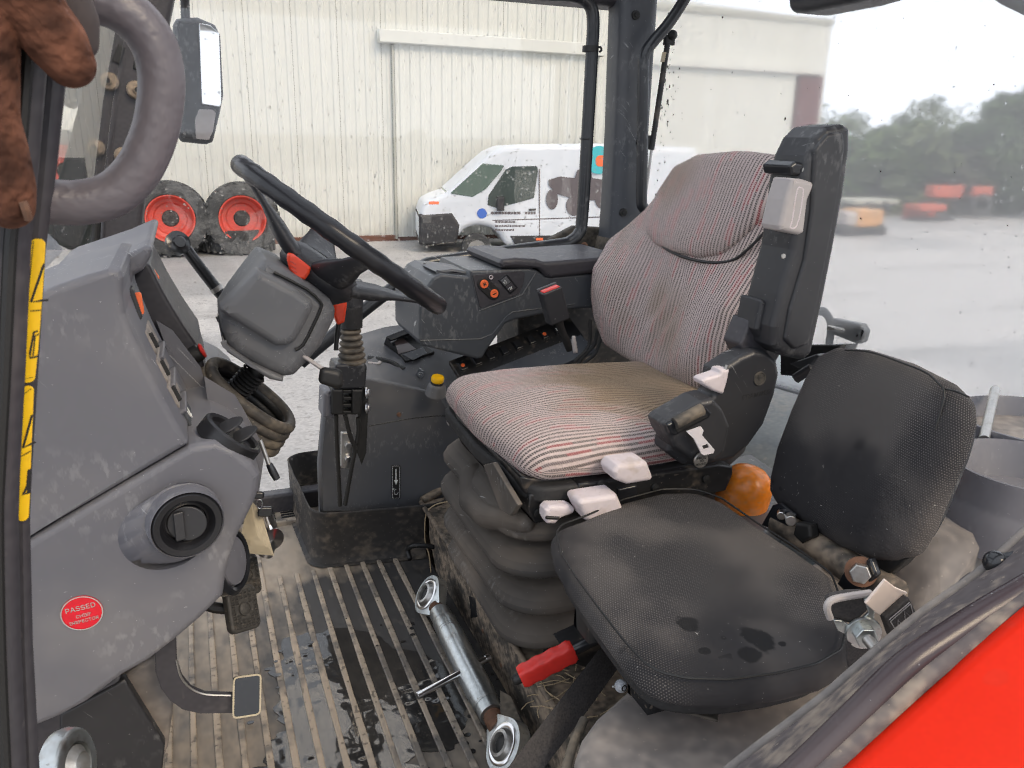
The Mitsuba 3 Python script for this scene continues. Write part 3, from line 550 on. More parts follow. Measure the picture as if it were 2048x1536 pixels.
# near front pillar beside the open door
zt = 3.02
def nearpost(ul, ur, y, d, mat, name, r=.010):
    return put(cab, name, prism(ul + ur[::-1], fY(y), d, r), mat, 40)
rt_ = [(146, -60), (128, 170), (110, 340), (96, 440), (88, 500), (72, 760), (60, 950), (56, 1050), (62, 1300), (76, 1560), (84, 1700)]
mid = [(102, -60), (86, 170), (72, 340), (62, 440), (56, 500), (44, 760), (34, 950), (31, 1050), (36, 1300), (48, 1560), (54, 1700)]
lf = [(-120, -60), (-130, 170), (-140, 500), (-150, 1050), (-140, 1300), (-130, 1700)]
npost = nearpost(lf, mid, .52, .022, 'frame_dark', 'door_pillar', .012)
nearpost([(u - 14, v) for u, v in mid], rt_, .545, .016, 'frame_dark', 'pillar_flange', .008)
put(cab, 'pillar_groove', tube([at(u - 36, v, y=.519) for u, v in mid], .0035, 3, 8), 'ink'); put(cab, 'pillar_groove', tube([at(u - 74, v, y=.519) for u, v in mid], .0022, 3, 8), 'frame_dark')
# warning stickers on the pillar flange
for s, px in enumerate(([(62, 478), (91, 478), (86, 570), (76, 700), (69, 762), (41, 770), (44, 730), (53, 600)], [(68, 768), (63, 880), (59, 1000), (57, 1036), (33, 1054), (36, 960), (41, 800), (43, 776)])):
    fr_ = fY(.5425); k_ = put(cab, 'warning_sticker', prism(px, fr_, .0016, 0, .003), 'sticker_yellow', 30, label=['upper yellow warning sticker on the door pillar', 'lower yellow warning sticker on the door pillar'][s])
    fi = fY(.5418); ink = []
    def tri(pts, w=.0007): return tube([at(u, v, y=.5416) for u, v in pts], w, 0, 6, flat=(Y, .12))
    if s == 0: ink += [tri([(88, 528), (62, 604), (84, 601), (97, 600)]), tri([(60, 622), (84, 620)], .0003), tri([(76, 662), (68, 664), (60, 706), (60, 716), (78, 712)], .0006), tri([(78, 668), (70, 672), (66, 712)], .0004)]
    else: ink += [tri([(64, 830), (46, 896), (62, 888), (72, 884)]), tri([(40, 914), (62, 902)], .0003), tri([(58, 940), (55, 972), (46, 990), (60, 984)], .0009), prism([(56, 940), (62, 938), (60, 985), (54, 985)], fi, .0006, 0)]
    ink.append(tri([(67, 482), (47, 690), (45, 760), (66, 754)] if s == 0 else [(63, 777), (45, 790), (36, 1045)], .00022)); put(k_, 'pictogram', cat(ink), 'ink', False)
# far pillar inner edge where the sun blind would be; roof and headlining
hx0, hx1, hy0, hy1 = -.22, 1.18, .62, 2.08
put(cab, 'roof', cat([slab(q_, fZ(3.14), .16, .03, 0) for q_ in ([(-.475, .4), (1.90, .4), (1.85, hy0), (-.475, hy0)], [(-.475, hy1), (1.50, hy1), (1.46, 2.4), (-.475, 2.4)], [(-.475, hy0), (hx0, hy0), (hx0, hy1), (-.475, hy1)], [(hx1, hy0), (1.85, hy0), (1.50, hy1), (hx1, hy1)])]), 'plastic_slate')
put(cab, 'roof_hatch', mesh([[hx0, hy0, 3.10], [hx1, hy0, 3.10], [hx1, hy1, 3.10], [hx0, hy1, 3.10]], [[0, 1, 2], [0, 2, 3]]), 'pane_clear', False)
put(cab, 'header_rail', slab(rect(1.34, .09, .58, 2.86), fY(2.18), .12, .03, .02), 'frame_dark')
rp0, rp1 = V(1.345, 2.25, 0), V(1.86, .36, 0); rex = nrm(rp1 - rp0); frr = Fr(rp0, rex, Z); RL = np.linalg.norm(rp1 - rp0)   # the rear window's plane, slightly swept back
put(cab, 'header_rail', slab(rect(RL, .09, RL / 2, 3.03), Fr(rp0 - frr.ez * .02, rex, Z), .05, .02, .0), 'frame_dark')
put(cab, 'waist_rail', slab(rect(1.62, .07, .52, 1.385), fY(2.285), .05, .01), 'frame_dark')
put(cab, 'waist_rail', slab(rect(.46, .16, 1.12, 2.06), fY(2.265), .05, .02), 'frame_dark')
put(cab, 'rear_sill', slab(rect(RL, .10, RL / 2, 1.76), Fr(rp0 + frr.ez * .03, rex, Z), .08, .02), 'plastic_slate')
# window frame corner with its bolt, behind the rail
put(cab, 'window_corner', prism([(1085, 486), (1150, 452), (1205, 455), (1212, 490), (1190, 500)], fY(2.27), .03, .008, .01), 'rubber_dusty')
put(cab, 'corner_bolt', hexbolt(at(1168, 492, y=2.2), -Y, .008, .008), 'rust')

# panes and the rain on them
def drops(pk_, fr, poly, n, rmin, rmax, seed, keep=None):
    r = np.random.default_rng(seed); P = Polygon(poly); x0, y0, x1, y1 = P.bounds; base = trimesh.creation.icosphere(1, 1.0)
    base = base.slice_plane([0, 0, 0], [0, 0, 1], cap=False); bv, bf = np.array(base.vertices), np.array(base.faces); vs, fs, k = [], [], 0
    import shapely
    q = np.column_stack([x0 + (x1 - x0) * r.random(n * 3), y0 + (y1 - y0) * r.random(n * 3)]); q = q[shapely.contains_xy(P, q[:, 0], q[:, 1])]
    if keep is not None: q = q[r.random(len(q)) < keep(q)]
    q = q[:n]; s = rmin + (rmax - rmin) * r.random(len(q)) ** 4
    sx = s * (.85 + .3 * r.random(len(q))); sy = s * (.9 + .7 * r.random(len(q)) ** 2)
    v = bv[None] * np.stack([sx, sy, s * .55], 1)[:, None] + np.column_stack([q, np.full(len(q), .0006)])[:, None]
    f = bf[None] + (np.arange(len(q)) * len(bv))[:, None, None]
    m = mesh(fr.w(v.reshape(-1, 3)), f.reshape(-1, 3)); put(pk_, 'raindrop', m, 'water_drop', True, kind='stuff')
fs = Fr((0, yr, 0), X, Z); side = fs.px([(196, 520), (206, 355), (262, -40), (1243, -60), (1232, 250), (1216, 500)]); side = np.vstack([side[:1] * [1, 0] + [0, 1.40], side, [[side[-1][0], 1.40]]])
sk = put(cab, 'side_window', slab(side, fs, .001, 0, back=False), 'pane_damp', False, label='rain streaked side window facing the building')
def sheetpane(poly, fr):
    tri = mapbox_earcut.triangulate_float64(np.ascontiguousarray(poly, float), np.array([len(poly)], np.uint32)).reshape(-1, 3)
    return mesh(fr.w(np.column_stack([poly, np.zeros(len(poly))])), tri)
scene[sk] = mikit.ply(sheetpane(side, fs), 'pane_damp', False)
nz = lambda q, s, o=0: meshkit.fbm(np.column_stack([q * s + o, np.zeros(len(q))]), 3, 4)
drops(sk, Fr((0, yr - .002, 0), X, Z), side, 7000, .0007, .0032, 11, lambda q: np.clip(.15 + .5 * nz(q, 4) + .8 * (q[:, 0] > .45) * (q[:, 1] < 2.45) * (q[:, 1] > 2.0), 0, 1))
rear = np.array([[0.0, 1.80], [RL, 1.80], [RL, 2.99], [0.0, 2.99]])
rk = put(cab, 'rear_window', sheetpane(rear, frr), 'pane_wet', False, label='misty rear window blurred by rain')
drops(rk, Fr(rp0 + frr.ez * .002, rex, Z), rear, 4200, .0006, .0028, 12, lambda q: np.clip(.2 + .6 * nz(q, 5) + .9 * (q[:, 0] > 1.0), 0, 1))
# dirt specks stuck to the rear glass near the pillar and across it
sp = []
for i in range(150):
    if i < 105: u = 1335 + abs(rng.normal()) * 16; v = 20 + 400 * rng.random(); u -= (v - 60) * .09 if v > 60 else 0
    else: u, v = 1400 + 640 * rng.random(), 20 + 480 * rng.random()
    p_ = onp(u, v, rp0 + frr.ez * .004, frr.ez); rr = (.0012 + .0035 * rng.random() ** 3) * (1 if i < 105 else .7)
    sp.append(ball(p_, rr, 1, (.35, 1, .7 + rng.random())))
put(rk, 'dirt_speck', cat(sp), 'ink', True, kind='stuff')
# windscreen, raked, ahead of the dashboard
wf = Fr((-.22, 1.4, 2.2), -Y, nrm(V(.30, 0, 1)))
ws = np.array([[-.84, -.7], [.86, -.7], [.86, .72], [-.84, .72]])
wk = put(cab, 'windscreen', sheetpane(ws, wf), 'pane_damp', False, label='windscreen with rain running down it')
drops(wk, Fr(wf.O + wf.ez * .002, wf.ex, wf.ey), ws, 3000, .0007, .003, 13, lambda q: np.clip(.1 + .7 * (q[:, 1] < .25) * nz(q, 6), 0, 1))
put(cab, 'bulkhead', slab(rect(1.7, .55, -1.4, 1.62), fXr(-.28), .05, .02), 'plastic_black')

# --- rails inside the right window
def rail(name, label, pts, y, r, mat='tube_black', sm=5, cat_='rail'):
    g = thing(name, label, cat_); scene[g] = mikit.ply(tube([at(u, v, y=y) if np.ndim(y) == 0 else at(u, v, y=yy) for (u, v), yy in zip(pts, y if np.ndim(y) else [y] * len(pts))], r, sm), mat, True); return g
wr = rail('window_rail', 'black tubular rail framing the right side window', [(1100, -12), (1150, -8), (1176, 6), (1186, 34), (1184, 100), (1173, 300), (1164, 440), (1158, 466), (1142, 482), (1118, 489), (1000, 505), (880, 523), (852, 529), (828, 545), (740, 611), (640, 692), (600, 726)], 2.20, .0185)
put(wr, 'hose_clip', cat(lathe([(.020, -.008), (.0235, -.008), (.0235, .008), (.020, .008)], at(1181, 98, y=2.20), Z, 20), tube([at(1190, 98, y=2.19), at(1200, 94, y=2.18), at(1203, 100, y=2.18), at(1199, 104, y=2.18)], .003, 3, 8)), 'ink')
put(wr, 'weld_band', lathe([(.0185, -.002), (.0192, 0), (.0185, .002)], at(1172, 278, y=2.20), Z, 20), 'metal_black')
rail('rear_corner_rail', 'black bent tube rail beside the rear right pillar', [(1400, -60), (1368, 0), (1335, 50), (1305, 85), (1290, 110), (1287, 150), (1285, 300), (1283, 395), (1287, 415), (1305, 432)], 2.08, .016)
ws_ = thing('gas_strut', 'thin dark gas strut with a paper label behind the corner rail', 'strut')
put(ws_, 'cylinder', tube([at(1335, 88, y=2.12), at(1303, 300, y=2.12)], .008), 'metal_black'); put(ws_, 'rod', tube([at(1303, 300, y=2.12), at(1290, 400, y=2.12)], .004), 'steel')
put(ws_, 'end_fitting', cat(ball(at(1345, 70, y=2.12), .014, 2), rbox(Fr(at(1342, 80, y=2.12), X, Z), .03, .026, .02, .004)), 'ink'); put(ws_, 'paper_label', prism([(1325, 104), (1333, 104), (1329, 124), (1321, 124)], fY(2.110), .001, 0), 'paper', False)
put(ws_, 'lower_fitting', rbox(Fr(at(1300, 285, y=2.12), X, Z), .018, .04, .02, .004), 'ink')
rail('dash_rod', 'black round bar with a flanged end rising beside the dashboard', [(352, 482), (372, 498), (400, 535), (460, 612), (500, 660)], 1.72, .0115, 'gloss_black', 4, 'bar'); k_ = 'dash_rod'
put(k_, 'end_flange', lathe([(.0, .010), (.011, .010), (.015, .006), (.0235, .004), (.0235, -.006), (.0, -.008)], at(356, 486, y=1.71), nrm(V(.35, -.75, .35)), 26), 'gloss_black')
put(k_, 'clip', lathe([(.0118, -.005), (.0135, -.005), (.0135, .005), (.0118, .005)], at(433, 577, y=1.72), at(460, 612, y=1.72) - at(400, 535, y=1.72), 16), 'steel')

# --- wing mirror outside
g = thing('wing_mirror', 'black wing mirror with two glasses outside the side window', 'mirror')
ym = 2.72; fm = fY(ym)
put(g, 'housing', prism([(345, 50), (352, 36), (394, 33), (430, 48), (441, 70), (447, 190), (441, 222), (426, 284), (412, 289), (362, 284), (354, 270), (350, 180)], fm, .09, .02, .012), 'plastic_black')
fg = fY(ym - .004)
put(g, 'main_glass', prism([(398, 46), (420, 50), (438, 66), (443, 205), (440, 214), (404, 208)], fg, .006, .002, .004), 'mirror'); put(g, 'lower_glass', prism([(398, 218), (425, 219), (432, 226), (426, 262), (418, 280), (392, 278), (390, 240)], fg, .006, .002, .006), 'handle_grey')
put(g, 'arm', tube([at(371, 40, y=ym + .03), at(368, -60, y=ym + .03), V(.08, 2.62, 2.98), V(.05, 2.36, 3.04)], .013), 'plastic_black')
# sun blind or lamp at the rear header, and door hinge stay at the corner
g = thing('work_lamp_housing', 'black plastic housing hanging at the top of the rear window', 'housing'); scene[g] = mikit.ply(prism([(1570, -170), (1572, 14), (1578, 25), (1600, 26), (1700, 6), (1760, -12), (1810, -170)], fX(1.32), .10, .02, .02), 'plastic_black', 40)
g = thing('wiper_arm', 'thin black wiper arm at the top right corner of the rear window', 'wiper'); scene[g] = mikit.ply(cat(tube([*[onp(u, v, rp0 - frr.ez * .02, frr.ez) for u, v in ((1930, -50), (2010, 2), (2090, 40))]], .008), tube([*[onp(u, v, rp0 - frr.ez * .03, frr.ez) for u, v in ((1950, -45), (2090, 28))]], .004)), 'ink', True)

# ================================================================== DASHBOARD
YD = 1.08
d = thing('dashboard', 'big grey plastic dashboard with air vents and a round red sticker', 'dashboard')
fd = fY(YD)
put(d, 'upper_panel', prism([(20, 608), (60, 592), (110, 572), (171, 551), (215, 539), (240, 540), (247, 556), (245, 590), (250, 628), (266, 668), (290, 723), (332, 805), (378, 889), (215, 985), (56, 1078), (0, 1110)], fd, .27, .010, .004), 'plastic_grey', 40)
put(d, 'hood', prism([(60, 585), (92, 566), (160, 543), (235, 517), (286, 494), (299, 491), (305, 499), (301, 515), (287, 540), (268, 552), (250, 600), (150, 620)], fY(1.24), .40, .010, .006), 'plastic_grey', 40)
put(d, 'instrument_wall', prism([(246, 590), (288, 524), (300, 531), (330, 590), (366, 650), (402, 702), (408, 730), (428, 800), (428, 850), (398, 885), (330, 700)], fY(1.405), .26, .006, .006), 'frame_dark', 40)
put(d, 'instrument_shelf', loft([at(u, v, y=1.352) for u, v in ((312, 640), (345, 660), (402, 735), (425, 830), (398, 872), (384, 800), (345, 705))], [at(u, v, y=1.40) for u, v in ((312, 640), (345, 660), (402, 735), (425, 830), (398, 872), (384, 800), (345, 705))]), 'plastic_grey', 30)
put(d, 'lower_panel', prism([(10, 1109), (56, 1082), (215, 988), (377, 894), (392, 890), (430, 884), (470, 900), (505, 928), (521, 952), (517, 985), (509, 1006), (470, 1085), (452, 1150), (446, 1194), (400, 1240), (351, 1282), (300, 1322), (244, 1354), (175, 1406), (120, 1436), (69, 1457), (10, 1475)], fd, .60, .011, .006), 'plastic_grey', 40)
# big round air vent on its bulge
vc = at(372, 1046, y=1.048); vn = nrm(V(.22, -.93, .20)); vfr = Fr(vc, np.cross(Z, -vn) * -1, Z)
if np.dot(vfr.ez, vn) < 0: vfr = Fr(vc, -vfr.ex, Z)
bc = at(318, 1082, y=YD - .002)
h = hull(np.vstack([vfr.w(np.column_stack([disc(.051, 40), np.full(40, z)])) for z in (-.012, -.016)] + [np.array([bc + X * .058 * math.cos(t) + Z * .056 * math.sin(t) + Y * .01 for t in np.arange(40) * math.pi / 20])]))
put(d, 'vent_bulge', h, 'plastic_grey', 50)
def vent(parent, fr, R, nm_='air_vent', yaw=.5):
    k = put(parent, nm_, lathe([(R * 1.02, -.004), (R * 1.02, .004), (R * .97, .008), (R * .80, .007), (R * .74, .002), (R * .66, -.004), (R * .60, -.002), (R * .58, -.010), (0, -.012)], fr.O, fr.ez, 44), 'vent_black', 40)
    b1 = Fr(fr.O + fr.ez * .001, fr.ex * math.cos(yaw) + fr.ez * math.sin(yaw) * .6, fr.ey)
    put(k, 'flap', slab(disc(R * .56, 32, -.0, 0), b1, .004, .0015), 'plastic_black', 30); put(k, 'fin', slab(rect(.005, R * .9), Fr(fr.O + fr.ez * .002 - fr.ex * .016, fr.ez, fr.ey), .012, .001), 'plastic_black', 30)
    put(k, 'trim_ring', lathe([(R * 1.02, .003), (R * 1.05, .006), (R * 1.08, .003), (R * 1.10, -.020)], fr.O, fr.ez, 44), 'plastic_grey', 40)
    return k
vent(d, Fr(vc + vn * .005, vfr.ex, vfr.ey), .044)
v2 = at(458, 1122, y=1.16); put(d, 'side_vent_ring', lathe([(.052, -.01), (.052, .006), (.045, .012), (.040, .010), (.038, .0)], v2, nrm(V(.86, -.42, .18)), 40), 'gloss_black', 40); put(d, 'side_vent_flap', lathe([(.039, .002), (.036, .010), (.02, .014), (0, .015)], v2, nrm(V(.86, -.42, .18)), 40), 'plastic_grey', 40)
# oval vent in the slanted top of the lower panel
a_, b_, c_ = at(392, 893, y=YD), at(505, 928, y=YD), at(480, 880, y=1.2)
en = nrm(V(.35, -.1, 1)); 
ea, eb = at(432, 884, y=YD), at(508, 930, y=YD); et = nrm(eb - ea); en2 = np.cross(et, Y); en2 = en2 if en2[2] > 0 else -en2
f3 = Fr(onp(466, 868, ea + en2 * .009, en2), et, Y); f3 = f3 if f3.ez[2] > 0 else Fr(f3.O, et, -Y)
k_ = put(d, 'oval_vent', lathe([(.045, -.02), (.045, .002), (.042, .005), (.036, .003), (.034, -.003), (0, -.004)], f3.O, f3.ez, 40), 'vent_black', 40)
for s in (-.012, .012): put(k_, 'louvre', slab(disc(.024, 24), Fr(f3.O + f3.ex * s + f3.ez * .004, f3.ey, f3.ez + f3.ex * .5), .003, .001), 'plastic_black', 30)
# sticker
so = at(164, 1226, y=YD - .0015); sf = Fr(so, X, Z)
k_ = put(d, 'inspection_sticker', slab(disc(.0255, 40), sf, .001, 0), 'sticker_red', False, label='round red inspection sticker reading PASSED'); put(k_, 'border', lathe([(.0255, .0012), (.0245, .0016), (.0240, .0012)], so, -Y, 40), 'handle_grey', False)
ft = Fr(so - Y * .0004, X + Z * .10, Z)
put(k_, 'lettering', cat(text('PASSED', .0070, ft, 0, .0085), text('CHIEF', .0045, ft, .001, -.0035), text('INSPECTOR', .0045, ft, 0, -.0115)), 'handle_grey', False)
# switches on the slanted strip
def edge_fr(u, v, y, ex_uv, lift=.0015):
    """frame on the slanted rear edge of the dashboard: ex along y, ey up the slope"""
    a, b2 = at(*ex_uv[0], y=YD), at(*ex_uv[1], y=YD); t = nrm(a - b2); n_ = np.cross(Y, t); n_ = n_ if n_[0] > 0 else -n_
    p_ = onp(u, v, a + n_ * lift, n_); f_ = Fr(p_, Y, t); return f_ if np.dot(f_.ez, n_) > 0 else Fr(p_, -Y, t)
e1, e2 = ((248, 615), (266, 668)), ((290, 723), (378, 889))
f_ = edge_fr(276, 604, 1.1, e1, .004); k_ = put(d, 'rocker_switch', slab(rect(.026, .044), f_, .012, .003), 'plastic_black', 30); put(k_, 'orange_key', slab(rect(.012, .030), Fr(f_.w(V(.006 * np.sign(f_.ex[1]), -.004, .005)), f_.ex, f_.ey + f_.ez * .15), .010, .003), 'orange', 30, label='orange rocker key')
for (u, v) in ((306, 672), (328, 726), (350, 776)):
    f_ = edge_fr(u, v, 1.1, e2, .0025); put(d, 'switch_blank', slab(rect(.085, .034), f_, .006, .002), 'fender_dirty', 30)
    put(d, 'switch_divider', slab(rect(.092, .006), Fr(f_.w(V(0, -.024, .006)), f_.ex, f_.ey), .012, .002), 'plastic_grey', 30); put(d, 'switch_clip', slab(rect(.006, .022), Fr(f_.w(V(-.030 * np.sign(f_.ex[1]), .0, .005)), f_.ex, f_.ey), .008, .001), 'ink', 30)
f_ = edge_fr(382, 832, 1.1, e2, .003); k_ = put(d, 'symbol_plate', slab(rect(.080, .056), f_, .004, .001), 'plastic_slate', 30)
sy = [tube(f_.w(np.column_stack([disc(.008, 20, -.010 * s, .011 * s), np.full(20, .001)])), .0007, closed=True, sides=6) for s in (-1, 1)] + [tube(f_.w(np.array([[.006, .002, .001], [-.006, -.002, .001]])), .0006, sides=6), text('i', .010, Fr(f_.w(V(.012, -.012, .0006)), f_.ex, f_.ey))]
put(k_, 'symbols', cat(sy), 'white_ink', False)
for (u, v, y, ax) in ((310, 541, 1.44, 0), (319, 566, 1.44, 0)):
    p_ = at(u, v, y=y); put(d, 'orange_switch', slab(rect(.012, .030), Fr(p_, Y, nrm(V(-.45, 0, .9))), .014, .004), 'orange', 30)
p_ = at(398, 705, y=1.40); k_ = put(d, 'push_switch', cyl(p_ - V(.012, 0, .006), p_ + V(.003, 0, .002), .0145, 18), 'ink'); put(k_, 'red_cap', cyl(p_ + V(.003, 0, .002), p_ + V(.008, 0, .004), .013, 18), 'red_plastic', label='dark red push button cap')
put(d, 'column_base', loft([at(u, v, y=1.27) for u, v in ((408, 752), (470, 790), (530, 900), (518, 985), (430, 900))], [at(u, v, y=1.50) for u, v in ((408, 752), (470, 790), (530, 890), (518, 965), (430, 890))]), 'plastic_grey', 30)
k_ = put(d, 'choke_lever', tube([at(520, 880, y=1.22), at(532, 912, y=1.215), at(541, 938, y=1.21)], .0035), 'steel'); put(k_, 'black_tip', tube([at(538, 928, y=1.21), at(545, 942, y=1.208), at(554, 958, y=1.206)], [.0050, .0062, .0055]), 'gloss_black')
# lower bulkhead under the dashboard
put(d, 'footwell_panel', prism([(30, 1420), (90, 1430), (240, 1352), (250, 1500), (190, 1545), (30, 1600)], fY(1.16), .3, .008), 'frame_dark', 40); put(d, 'footwell_cover', prism([(236, 1360), (300, 1318), (340, 1285), (352, 1370), (336, 1498), (330, 1512), (246, 1520)], fY(1.19), .35, .008), 'fender_dirty', 40)
put(d, 'kick_plate', prism([(120, 1430), (250, 1360), (330, 1490), (325, 1540), (120, 1560)], fY(1.155), .02, .004), 'plastic_black', 40)

# keys with a paper tag
g = thing('key_tag', 'creased cream paper tag hanging with black keys under the steering column', 'key tag')
A = [at(u, v, y=1.34) for u, v in ((500, 1000), (522, 1030), (546, 1092), (544, 1112), (490, 1108), (480, 1070))]; n_ = 3
pm = mesh(np.vstack([[a + V(.004 * math.sin(9 * i), .006 * math.cos(5 * i), 0) for i, a in enumerate(A)], [np.mean(A, 0) + V(0, -.010, 0)]]), [[i, (i + 1) % 6, 6] for i in range(6)]); pm = pm.subdivide().subdivide(); pm.vertices[:, 1] += .006 * meshkit.noise(pm.vertices * 60); pm2 = pm.copy(); pm2.vertices[:, 1] += .0008; pm2.invert()
put(g, 'paper', cat(pm, pm2), 'paper', False)
for (u, v, r_) in ((518, 992, .012), (531, 1025, .017)): put(g, 'car_key', rbox(Fr(at(u, v, y=1.33), nrm(V(1, 0, -.15)), Z), r_ * 1.5, r_ * 1.1, .008, .003, .005), 'gloss_black')
put(g, 'key_ring', tube([at(519 + 6 * math.cos(t), 1008 + 9 * math.sin(t), y=1.328) for t in np.arange(16) * math.pi / 8], .001, closed=True, sides=6), 'chrome')

# ================================================================== PEDALS
def pedal(name, label, O, ex, ey, w, h_, arm):
    g = thing(name, label, 'pedal', 'ribbed rubber foot pedals'); fr_ = Fr(O, ex, ey)
    put(g, 'pad', slab(rect(w, h_), fr_, .018, .005, .012), 'pedal_rubber'); tr = []
    for i in range(6):
        for j in range(8):
            x, y = (i - 2.5) * w * .145, (j - 3.5) * h_ * .108
            if (x / .014) ** 2 + (y / .018) ** 2 < 1: continue
            q = fr_.w(np.array([[x - .0036, y - .0036, 0], [x + .0036, y - .0036, 0], [x + .0036, y + .0036, 0], [x - .0036, y + .0036, 0], [x, y, .0065]])); tr.append(mesh(q, [[0, 1, 4], [1, 2, 4], [2, 3, 4], [3, 0, 4]]))
    put(g, 'tread', cat(tr), 'pedal_rubber', False, kind='stuff'); put(g, 'emblem', lathe([(.0125, .001), (.012, .0035), (.0105, .0035), (.010, .0015), (.006, .003), (0, .003)], fr_.O, fr_.ez, 24), 'pedal_rubber')
    put(g, 'arm', tube(arm(fr_), .010, 4, 8), 'metal_black')
ped_ex, ped_ey = nrm(V(.62, .55, -.42)), nrm(V(-.30, .15, .95))
pedal('brake_pedal', 'nearer black ribbed rubber pedal under the dashboard', at(489, 1217, y=1.32), nrm(V(.80, .50, -.22)), nrm(V(-.35, .25, .9)), .062, .078, lambda f: [f.w(V(0, 0, -.016)), f.w(V(-.04, .02, -.05)), f.w(V(-.09, .08, -.08))])
pedal('brake_pedal', 'farther black ribbed rubber pedal partly hidden behind the side vent', at(494, 1150, y=1.44), nrm(V(.80, .50, -.22)), nrm(V(-.35, .25, .9)), .062, .078, lambda f: [f.w(V(0, 0, -.016)), f.w(V(-.04, .02, -.05)), f.w(V(-.09, .08, -.08))])
g = thing('clutch_pedal', 'worn metal plate pedal on a curved flat arm in front of the floor ribs', 'pedal')
put(g, 'arm', prism([(308, 1270), (311, 1345), (322, 1378), (340, 1402), (365, 1420), (400, 1428), (468, 1427), (466, 1392), (410, 1390), (382, 1378), (364, 1356), (354, 1325), (352, 1270)], fY(1.13), .012, .002), 'frame_dark')
pf_ = Fr(at(494, 1392, y=1.12), nrm(V(.96, .10, -.16)), nrm(V(-.02, .35, .93)))
put(g, 'plate', slab(rect(.042, .062), pf_, .006, .002, .004), 'gloss_black'); put(g, 'worn_edge', tube(pf_.w(np.column_stack([outline(rect(.0405, .0605), .005, n=40), np.full(40, .0003)])), .0015, closed=True, sides=8), 'paper', label='bare worn edge of the plate')
put(g, 'arm_edge', tube([at(u, v, y=1.1285) for u, v in ((353, 1320), (362, 1354), (382, 1377), (412, 1389), (462, 1391))], .0016, 3, 6), 'steel')

# chrome ball end at the bottom left
g = thing('ball_end', 'worn chrome ball end standing in the bottom left corner', 'joint'); o_ = at(135, 1535, y=.80); a_ = nrm(V(.92, -.32, .20))
put(g, 'eye', lathe([(.034, -.012), (.038, -.009), (.040, 0), (.038, .009), (.034, .012), (.024, .012), (.022, 0), (.024, -.012), (.034, -.012)], o_, a_, 40), 'zinc', 40); put(g, 'ball', lathe([(.022, -.010), (.021, .010), (.013, .017), (.012, -.01)], o_, a_, 30), 'steel', 40); put(g, 'shank', cyl(o_ - V(0, 0, .035), o_ - V(.01, 0, .20), .016), 'steel')

# ================================================================== STEERING
YS = 1.40
A_, B_ = at(478, 327, y=YS), at(868, 605, y=YS); wc = (A_ + B_) / 2; wr_ = np.linalg.norm(B_ - A_) / 2 - .004
we = nrm(B_ - A_); wn = np.cross(Y, we); wn = wn if wn[2] > 0 else -wn
d_ = CAM - wc; wn = nrm(wn - Y * (wn @ d_) / d_[1] - Y * .004); we = nrm(we - wn * (we @ wn)); wy = np.cross(wn, we); g = thing('steering_wheel', 'black glossy steering wheel seen edge on', 'steering wheel')
tt = np.arange(96) * 2 * math.pi / 96
rp = np.array([wc + we * wr_ * math.cos(t) + wy * wr_ * math.sin(t) for t in tt])
put(g, 'rim', tube(rp, .0158 + .0008 * np.cos(tt * 30), closed=True, sides=22), 'rim_black', True)
def spoke(ang, w_in, w_out):
    e = we * math.cos(ang) + wy * math.sin(ang); s_ = np.cross(wn, e); st = [(.02, .060, w_in), (.06, .066, w_in), (.095, .050, w_in * .9), (.135, .030, w_out * 1.0), (wr_ - .03, .014, w_out * .8), (wr_ - .002, .006, w_out * .75)]; rings = []
    for r_, dp, w in st:
        c = wc + e * r_ - wn * dp; t_ = .030 if r_ < .1 else .014
        a = np.arange(20) * math.pi / 10; rings.append(c + np.outer(np.sign(np.cos(a)) * np.abs(np.cos(a)) ** .7 * w, s_) + np.outer(np.sin(a) * t_ * .5, wn))
    m = mesh(np.vstack(rings), grid_faces(len(rings), 20, True)); m.fix_normals(); return m
for an, wi, wo in ((0, .05, .035), (math.pi, .05, .035), (math.pi / 2, .045, .03), (-math.pi / 2 + .05, .035, .02)): put(g, 'spoke', spoke(an, wi, wo), 'plastic_black', 50)
put(g, 'hub', lathe([(0, -.045), (.045, -.045), (.066, -.052), (.074, -.066), (.070, -.085), (.052, -.105), (.042, -.125), (.040, -.150), (0, -.150)], wc, wn, 36), 'plastic_black', 50)
sc_ = thing('steering_column', 'grey boxy steering column housing with a red knob and a rubber gaiter', 'steering column')
put(sc_, 'collar', lathe([(.040, -.120), (.052, -.122), (.060, -.150), (.066, -.185), (.060, -.20), (0, -.20)], wc, wn, 32), 'plastic_column', 50)
put(sc_, 'housing', prism([(531, 520), (570, 536), (636, 580), (664, 603), (674, 622), (672, 642), (646, 694), (613, 732), (590, 755), (567, 758), (540, 748), (506, 730), (472, 712), (452, 690), (445, 668), (444, 640), (470, 600), (500, 560)], fY(1.30), .20, .022, .008), 'plastic_column', 45)
put(sc_, 'switch_cover', prism([(516, 541), (545, 553), (590, 577), (625, 603), (628, 616), (612, 650), (592, 684), (575, 694), (552, 694), (500, 662), (436, 622), (470, 588)], fY(1.275), .06, .014, .006), 'plastic_column', 45)
put(sc_, 'cover_seam', tube([at(u, v, y=1.2975) for u, v in ((548, 545), (612, 578), (640, 603), (642, 616), (626, 652), (606, 690), (590, 700))], .0028, 2, 6), 'ink')
put(sc_, 'lower_lip', prism([(444, 672), (452, 690), (506, 728), (568, 756), (566, 765), (540, 760), (498, 734), (455, 706), (446, 690)], fY(1.295), .19, .006), 'plastic_column', 45)
sl_ = []
for (u, v, l_) in ((545, 556, .02), (570, 570, .016), (600, 588, .012)): sl_.append(slab(rect(l_, .0035), Fr(at(u - 6, v - 9, y=1.315) + V(0, 0, .0), we, Y), .003, 0))
put(sc_, 'slot', cat(sl_), 'ink', False)
